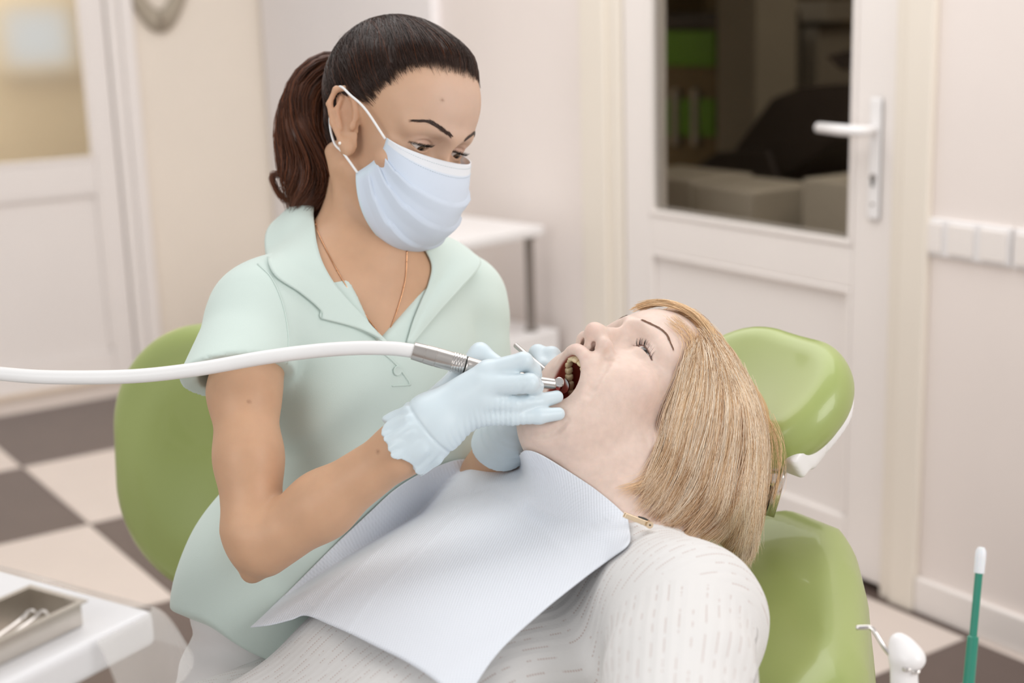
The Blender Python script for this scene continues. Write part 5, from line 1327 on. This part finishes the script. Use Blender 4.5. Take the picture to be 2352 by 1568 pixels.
# clip at the bib corner with its chain
c0, c1 = P(1437, 1183, 1.375), P(1492, 1204, 1.385)
bc = thing('bib_clip', 'gold coloured clip holding the bib corner by the neck', 'clip', c1)
MAT['brass'] = material('pale_brass', srgb(226, 206, 178), .25, metal=1, noise=(60, .03))
ax_ = (c1 - c0) / np.linalg.norm(c1 - c0); si_ = np.cross(ax_, CAMM[:, 2]); si_ /= np.linalg.norm(si_); no_ = np.cross(si_, ax_)
bm = bmesh.new(); box_bm(bm, c0, ax_, si_, no_, (-.002, -.0026, -.003), (.0265, .0026, -.0016)); bm_obj('jaw', bm, MAT['brass'], bc, bevel=.0006)
bm = bmesh.new(); box_bm(bm, c0, ax_, si_, no_, (-.002, -.0026, .0004), (.0265, .0026, .0016)); bm_obj('jaw', bm, MAT['brass'], bc, bevel=.0006)
lathe('rivet', [(-.005, .0036), (.004, .0036), (.0045, .003)], c1 - ax_ * .002, no_, MAT['brass'], bc, n=20)
lathe('rivet_hole', [(0, .0009), (.0007, .0009)], c1 - ax_ * .002 + no_ * (.0042 if no_ @ CAMM[:, 2] < 0 else -.0056), no_, MAT['dark'], bc, n=14)
tube_obj('spring', PA(spline([(1466, 1188, 1.382), (1480, 1192, 1.384), (1490, 1198, 1.386)], 8)), .0016, MAT['dark'], bc, 8)

# ------------------------------------------------------------------ treatment chair: backrest, headrest, joint
ch = thing('dental_chair', 'green padded dental chair with headrest under the patient', 'chair', BP(0, .5, -.4) * [1, 1, 0])
def pad2(c, R, hx_, hy_, rr, th_, er, puff):
    """rounded-rectangle cushion: half sizes, corner radius, half thickness, edge radius, crown"""
    c, R = _v(c), _v(R)
    def f(p):
        q = (p - c) @ R; a = np.abs(q[:, :2]) - _v([hx_ - rr, hy_ - rr]); d2 = np.sqrt((np.maximum(a, 0) ** 2).sum(1)) + np.minimum(a.max(1), 0) - rr
        t = th_ + puff * np.clip(1 - (q[:, 0] / hx_) ** 2, 0, 1) * np.clip(1 - (q[:, 1] / hy_) ** 2, 0, 1)
        w0 = np.maximum(d2 + er, 0); w1 = np.maximum(np.abs(q[:, 2]) - t + er, 0)
        return (np.sqrt(w0 ** 2 + w1 ** 2) + np.minimum(np.maximum(d2 + er, np.abs(q[:, 2]) - t + er), 0) - er) * .9
    return f
_hb = np.array([-.318, -.314, -.30, -.258, -.198, -.148, -.112, -.03, .10, 1.0, 1.08]); _hw = np.array([0, .035, .062, .116, .180, .232, .262, .284, .288, .262, .0])
def dome(p):
    """padded backrest: arched top, half width by height, rounded rim"""
    q = p - _v(MS); s_, b_, n_ = q @ _v(SX), q @ _v(BX), q @ _v(NX); d2 = (np.abs(s_) - np.minimum(np.interp(b_, _hb, _hw), np.where(s_ < 0, .185, 1.0))) * .75
    d2 = np.maximum(d2, np.maximum(-.318 - b_, b_ - 1.08)); er = .045
    t = .050 + .012 * sstep(.12, .24, np.abs(s_)); w0 = np.maximum(d2 + er, 0); w1 = np.maximum(np.abs(n_ + .172) - t + er, 0)
    return (np.sqrt(w0 ** 2 + w1 ** 2) + np.minimum(np.maximum(d2 + er, np.abs(n_ + .172) - t + er), 0) - er) * .85
BR = Sdf(); BR.add(dome, .01)
c_ = np.array([BP(s, b, n_) for s in (-.33, .33) for b in (-.4, 1.15) for n_ in (-.3, -.05)])
V_, F_ = BR.shape(c_.min(0), c_.max(0), .009); V_ = BR.relax(V_, 2); mesh_obj('backrest', V_, F_, MAT['green'], ch)
hA = np.array([.60, -.79, -.06]); hN = np.array([-.46, -.40, .79]); hN /= np.linalg.norm(hN); hA -= hN * (hA @ hN); hA /= np.linalg.norm(hA); hB = np.cross(hN, hA)
HRc = P(1748, 908, 1.655); HRf = np.array([hA, hB, hN]).T
HR = Sdf(); HR.add(pad2(HRc, HRf, .112, .089, .084, .033, .031, .0), .01)
HR.sub(ell(HRc + hN * .105, (.092, .13, .080), HRf), .04)
V_, F_ = HR.shape(HRc - .2, HRc + .2, .005); V_ = HR.relax(V_, 2); mesh_obj('headrest', V_, F_, MAT['green'], ch)
SHL = Sdf(); SHL.add(pad2(HRc - hN * .030, HRf, .102, .082, .076, .011, .010, .0), .01); V_, F_ = SHL.shape(HRc - .2, HRc + .2, .006); mesh_obj('headrest_shell', V_, F_, MAT['plastic_white'], ch)
KB = Sdf(); kc = P(1838, 1034, 1.590); KB.add(rbx(kc, (.026, .017, .017), .006, np.array([hB, hA, hN]).T), .008); KB.add(rbx(kc + hB * .012 - hN * .012, (.020, .015, .012), .005, np.array([hB, hA, hN]).T), .006)
V_, F_ = KB.shape(kc - .07, kc + .07, .003); kb = mesh_obj('lock_knob', V_, F_, MAT['plastic_white'], ch)
b0, b1 = P(1808, 1050, 1.60), P(1768, 1185, 1.60); tube_obj('support_bar', np.array([b0, b0 * .6 + b1 * .4, b1]), .0052, MAT['chrome'], ch, 16)
ax_ = (b1 - b0) / np.linalg.norm(b1 - b0); sx_ = np.cross(ax_, CAMM[:, 2]); sx_ /= np.linalg.norm(sx_)
bm = bmesh.new(); box_bm(bm, P(1778, 1062, 1.625), ax_, sx_, np.cross(ax_, sx_), (-.01, -.013, -.015), (.060, .010, .015)); bm_obj('joint', bm, MAT['dark'], ch, bevel=.004)
lathe('joint_pin', [(-.010, .009), (.004, .009), (.006, .006)], P(1779, 1098, 1.605), -CAMM[:, 2], MAT['chrome'], ch, n=18)
lathe('pedestal', [(0, .23), (.03, .23), (.05, .12), (.35, .12)], BP(0, .75, -.3) * [1, 1, 0], EZ, MAT['plastic_white'], ch)
bm = bmesh.new(); box_bm(bm, BP(0, .3, -.30), SX, BX, NX, (-.18, -.45, -.03), (.18, .9, .03)); bm_obj('base_frame', bm, MAT['plastic_white'], ch, bevel=.01)
# ------------------------------------------------------------------ operator stool
sc = P(505, 1062, 1.98); so_ = thing('operator_stool', 'green round-backed operator stool behind the dentist', 'stool', (PEL * [1, 1, 0]))
sn = -TY * 1.0; sn = np.array([-.35, -.93, .08]); sn /= np.linalg.norm(sn); sA = np.cross(EZ, sn); sA /= np.linalg.norm(sA); sB = np.cross(sn, sA); SFr = np.array([sA, sB, sn]).T
SB = Sdf(); SB.add(pad2(sc, SFr, .165, .195, .158, .034, .033, .0), .01); SB.add(ell(sc + sn * .01, (.135, .165, .036), SFr), .02)
SB.sub(ell(sc + sn * .105, (.11, .14, .085), SFr), .03)
V_, F_ = SB.shape(sc - .25, sc + .25, .005); V_ = SB.relax(V_, 2); mesh_obj('backrest', V_, F_, MAT['green'], so_)
lathe('seat', [(0, .05), (.0, .17), (.02, .19), (.05, .19), (.065, .16), (.066, 0.001)], (PEL - TZ * .2) * [1, 1, 0] + EZ * .40, EZ, MAT['green'], so_)
lathe('gas_post', [(0, .03), (.36, .03)], (PEL) * [1, 1, 0] + EZ * .05, EZ, MAT['chrome'], so_)
lathe('base', [(0, .25), (.03, .25), (.06, .04)], PEL * [1, 1, 0], EZ, MAT['grey_metal'], so_)
tube_obj('back_bar', np.array([sc - sn * .02 - EZ * .1, sc - sn * .06 - EZ * .3, (PEL * [1, 1, 0]) + EZ * .42 - sn * .15, (PEL * [1, 1, 0]) + EZ * .42]), .012, MAT['chrome'], so_)
# ------------------------------------------------------------------ instruments
MAT['hose'] = material('white_hose', srgb(232, 232, 232), .32, noise=(20, .015)); MAT['paper'] = material('white_laminate', srgb(222, 222, 224), .4, noise=(6, .012))
hz_ = thing('dental_handpiece', 'steel dental drill handpiece on a thick white hose in front of the dentist', 'handpiece', P(1020, 820, 1.475))
hose = spline([(-120, 845, 1.50), (0, 858, 1.48), (120, 866, 1.465), (300, 864, 1.45), (450, 848, 1.445), (600, 822, 1.445), (720, 806, 1.445), (820, 799, 1.445), (900, 800, 1.447), (952, 806, 1.450)], 120)
tube_obj('hose', PA(hose), .0073, MAT['hose'], hz_, 20)
A0, A1 = P(948, 805, 1.450), P(1092, 845, 1.456); ua = (A1 - A0) / np.linalg.norm(A1 - A0); La = np.linalg.norm(A1 - A0)
lathe('coupling', [(0, .0078), (.0004, .0092), (.012, .0097), (.0122, .0095), (.0128, .0095), (.013, .0098), (.024, .0101), (.0242, .0098), (.025, .0098), (.0252, .0101), (.036, .0099), (La * .62, .0098)], A0, ua, MAT['steel'], hz_)
pr = []
for k in range(5):
    z = La * .62 + k * .0028; pr += [(z, .0098), (z + .0004, .0106), (z + .0018, .0106), (z + .0024, .0098)]
lathe('grip_rings', pr, A0, ua, MAT['chrome'], hz_)
lathe('ring_groove', [(pr[-1][0], .0094), (pr[-1][0] + .0012, .0094)], A0, ua, MAT['dark'], hz_)
B0 = A0 + ua * (pr[-1][0] + .0012)
body_p = np.vstack([B0, A1, P(1150, 862, 1.456), P(1205, 873, 1.455), P(1240, 878, 1.457), P(1276, 882, 1.461)])
bs = spline(body_p, 30); V_, F_ = tube(bs, np.interp(np.linspace(0, 1, 30), [0, .3, .6, .8, 1], [.0098, .0092, .0075, .0062, .0056]), 28); mesh_obj('handle', V_, F_, MAT['steel'], hz_)
hd_c = P(1284, 880, 1.462); hax = np.array(P(1286, 872, 1.442)) - P(1284, 890, 1.470); hax /= np.linalg.norm(hax)
lathe('drill_head', [(-.010, .0035), (-.0095, .0046), (-.004, .0050), (.003, .0050), (.0034, .0046), (.0038, .0046), (.0042, .0049), (.0058, .0049), (.0064, .0043), (.0066, .0012)], hd_c, hax, MAT['chrome'], hz_, n=36)
lathe('burr', [(-.021, .0005), (-.019, .0008), (-.010, .0008)], hd_c, hax, MAT['steel'], hz_, n=12)
mr = thing('dental_mirror', 'thin steel mirror handle held in the far gloved hand', 'dental tool', P(1230, 832, 1.52))
m0, m1 = P(1183, 792, 1.545), P(1278, 872, 1.503); um = (m1 - m0) / np.linalg.norm(m1 - m0); Lm = np.linalg.norm(m1 - m0)
lathe('rod', [(0, .0022), (.001, .0027), (Lm * .8, .0027), (Lm * .95, .0016), (Lm, .0012)], m0, um, MAT['steel'], mr, n=20)
lathe('mirror_disc', [(-.0008, .008), (.0008, .008)], m1 + um * .012, np.cross(um, CAMM[:, 1]), MAT['chrome'], mr, n=28)
# ---- bracket tray at lower left
def TZp(px, py, z): return on_z(px, py, z)
ZT = .905
tA, tB_, tC_ = TZp(355, 1400, ZT), TZp(0, 1305, ZT), TZp(0, 1568, ZT)
e_a = tB_ - tA; e_a[2] = 0; la = np.linalg.norm(e_a); e_a /= la
e_b = TZp(70, 1568, ZT) - tA; e_b[2] = 0; e_b -= e_a * (e_b @ e_a); e_b /= np.linalg.norm(e_b)
trt = thing('bracket_table', 'white instrument bracket table in the lower left corner', 'table', (tA + e_a * .2 + e_b * .2) * [1, 1, 0])
bm = bmesh.new(); box_bm(bm, tA, e_a, e_b, EZ, (0, 0, -.030), (.55, .42, 0)); bm_obj('table_top', bm, MAT['paper'], trt, bevel=.008, seg=4)
pa = tA + e_a * .40 + e_b * .10 - EZ * .040; pb = tA + e_a * 1.15 + e_b * .05 - EZ * .040
tube_obj('support_arm', np.array([pa, pa * .5 + pb * .5, pb]), .022, MAT['plastic_white'], trt, 16)
lathe('post', [(0, .2), (.02, .2), (.03, .03), (pb[2] + .02, .03)], pb * [1, 1, 0], EZ, MAT['plastic_white'], trt)
# thin film cover hanging over the far edge
MAT['film'] = material('plastic_film', srgb(232, 230, 226), .25, alpha=.35, noise=(15, .02))
fm = []; nx, ny = 50, 26
for i in range(nx):
    for j in range(ny):
        a, t = -.075 + .50 * i / (nx - 1), j / (ny - 1)
        out = .034 * t * (1 + .35 * math.sin(a * 31) + .2 * math.sin(a * 77 + 1)); dn = .030 * t + .03 * t * t
        c = tA + e_a * max(a, -.0) - e_b * (out + .002) + EZ * (.002 - dn)
        if a < 0: c = tA + e_b * (-a * .9) - e_a * (.006 + out * .9) * min(1, -a * 40) - e_b * out * max(0, 1 + a * 18) + EZ * (.002 - dn)
        fm.append(c + EZ * .004 * math.sin(a * 60 + t * 5) * t)
ix = np.arange(nx * ny).reshape(nx, ny); Q = np.stack([ix[:-1, :-1], ix[1:, :-1], ix[1:, 1:], ix[:-1, 1:]], -1).reshape(-1, 4)
tag(mesh_obj('plastic_film', fm, Q, MAT['film']), 'clear plastic film hanging over the edge of the bracket table', 'film')
# steel tray on it
sA0 = TZp(185, 1380, ZT + .021) * [1, 1, 0] + EZ * ZT; ea = TZp(68, 1348, ZT + .021) - sA0; ea[2] = 0; wA = np.linalg.norm(ea); ea /= wA; eb = TZp(0, 1470, ZT + .021) - sA0; eb[2] = 0; eb -= ea * (eb @ ea); eb /= np.linalg.norm(eb)
stt = thing('steel_tray', 'shallow stainless steel instrument tray on the bracket table', 'tray', sA0 + ea * .06 + eb * .09)
W_, L_, Hh = wA, .19, .020; MAT['tray'] = material('polished_steel', srgb(214, 208, 200), .26, metal=1, noise=(40, .04))
bm = bmesh.new()
for a, b in (((0, 0, .001), (W_, L_, .0022)), ((0, 0, .0022), (.0015, L_, Hh)), ((W_ - .0015, 0, .0022), (W_, L_, Hh)), ((.0015, 0, .0022), (W_ - .0015, .0015, Hh)), ((.0015, L_ - .0015, .0022), (W_ - .0015, L_, Hh))): box_bm(bm, sA0, ea, eb, EZ, a, b)
bm_obj('pan', bm, MAT['tray'], stt)
bm = bmesh.new()
for a, b in (((-.004, -.004, Hh), (.0015, L_ + .004, Hh + .0012)), ((W_ - .0015, -.004, Hh), (W_ + .004, L_ + .004, Hh + .0012)), ((.0015, -.004, Hh), (W_ - .0015, .0015, Hh + .0012)), ((.0015, L_ - .0015, Hh), (W_ - .0015, L_ + .004, Hh + .0012))): box_bm(bm, sA0, ea, eb, EZ, a, b)
bm_obj('rim', bm, MAT['tray'], stt)
for lab, pts in (('steel probe with a hooked tip lying left in the tray', [(86, 1413, .010), (79, 1404, .014), (68, 1403, .014), (45, 1426, .009), (0, 1460, .008), (-70, 1510, .008)]), ('steel probe with a hooked tip lying right in the tray', [(113, 1420, .008), (107, 1407, .012), (95, 1404, .013), (80, 1420, .009), (40, 1450, .008), (-60, 1518, .008)])):
    q3 = [TZp(a, b, ZT + c) for a, b, c in pts]; t = thing('dental_tool', lab, 'dental tool', q3[3]); sp_ = spline(q3, 30)
    tube_obj('tip', sp_[:14], np.linspace(.0006, .0016, 14), MAT['steel'], t, 10); tube_obj('shaft', sp_[13:], np.linspace(.0016, .0030, 17), MAT['steel'], t, 10)
# ---- lower right: air-water syringe and saliva ejector in their holder
sy = thing('air_water_syringe', 'white air-water syringe with bent metal nozzle at lower right', 'syringe', P(2075, 1600, 1.25))
s0 = P(2060, 1480, 1.25); su = P(2056, 1440, 1.255) - P(2082, 1620, 1.25); su /= np.linalg.norm(su)
SYs = Sdf(); SYs.add(cone(P(2074, 1490, 1.25), P(2080, 1640, 1.25), .0115, .0125), .01); SYs.add(cone(P(2062, 1470, 1.25), P(2074, 1500, 1.25), .006, .011), .008); SYs.add(ell(P(2092, 1512, 1.243), (.013, .012, .010)), .008)
cc = P(2075, 1540, 1.25); V_, F_ = SYs.shape(cc - .08, cc + .08, .0022); mesh_obj('syringe_body', V_, F_, MAT['plastic_white'], sy)
tube_obj('nozzle', PA(spline([(1966, 1441, 1.262), (1994, 1440, 1.26), (2004, 1444, 1.258), (2014, 1458, 1.256), (2034, 1490, 1.252), (2056, 1515, 1.25)], 24)), .0021, MAT['chrome'], sy, 12)
for bx_, by_ in ((2082, 1534), (2102, 1540)):
    lathe('push_button', [(0, .0042), (.003, .0042), (.0038, .003)], P(bx_, by_, 1.238), -CAMM[:, 2] * .7 + su * .7, MAT['steel'], sy, n=18)
MAT['teal'] = material('translucent_green_tube', srgb(58, 150, 128), .3, trans=.25, noise=(20, .03)); MAT['tipw'] = material('milky_tip', srgb(228, 232, 236), .35, noise=(20, .02), sss=.2)
se = thing('saliva_ejector', 'green saliva ejector tube with white tip at lower right', 'suction tube', P(2225, 1600, 1.28))
e0, e1 = P(2222, 1600, 1.28), P(2250, 1300, 1.28); ue = (e1 - e0) / np.linalg.norm(e1 - e0); Le = np.linalg.norm(e1 - e0)
lathe('tube', [(0, .0052), (Le * .46, .0050), (Le * .47, .0034), (Le, .0034)], e0, ue, MAT['teal'], se, n=24)
lathe('tip', [(-.006, .0046), (.008, .0050), (.014, .0046), (.017, .003), (.0175, .0008)], e1, ue, MAT['tipw'], se, n=24)
lathe('socket', [(-.06, .011), (.006, .011), (.010, .008)], e0, ue, MAT['plastic_white'], se, n=24)
hl_ = thing('instrument_holder', 'white holder bar below the syringe and suction tube', 'holder', P(2150, 1680, 1.27))
bm = bmesh.new(); box_bm(bm, P(2150, 1690, 1.27), CAMM[:, 0], CAMM[:, 2] * [1, 1, 0] / np.linalg.norm(CAMM[:2, 2]), EZ, (-.06, -.025, -.03), (.06, .025, .005)); bm_obj('bar', bm, MAT['plastic_white'], hl_, bevel=.006)
lathe('stand', [(0, .12), (.02, .12), (.03, .02), (.72, .02)], P(2150, 1690, 1.30) * [1, 1, 0], EZ, MAT['plastic_white'], hl_)
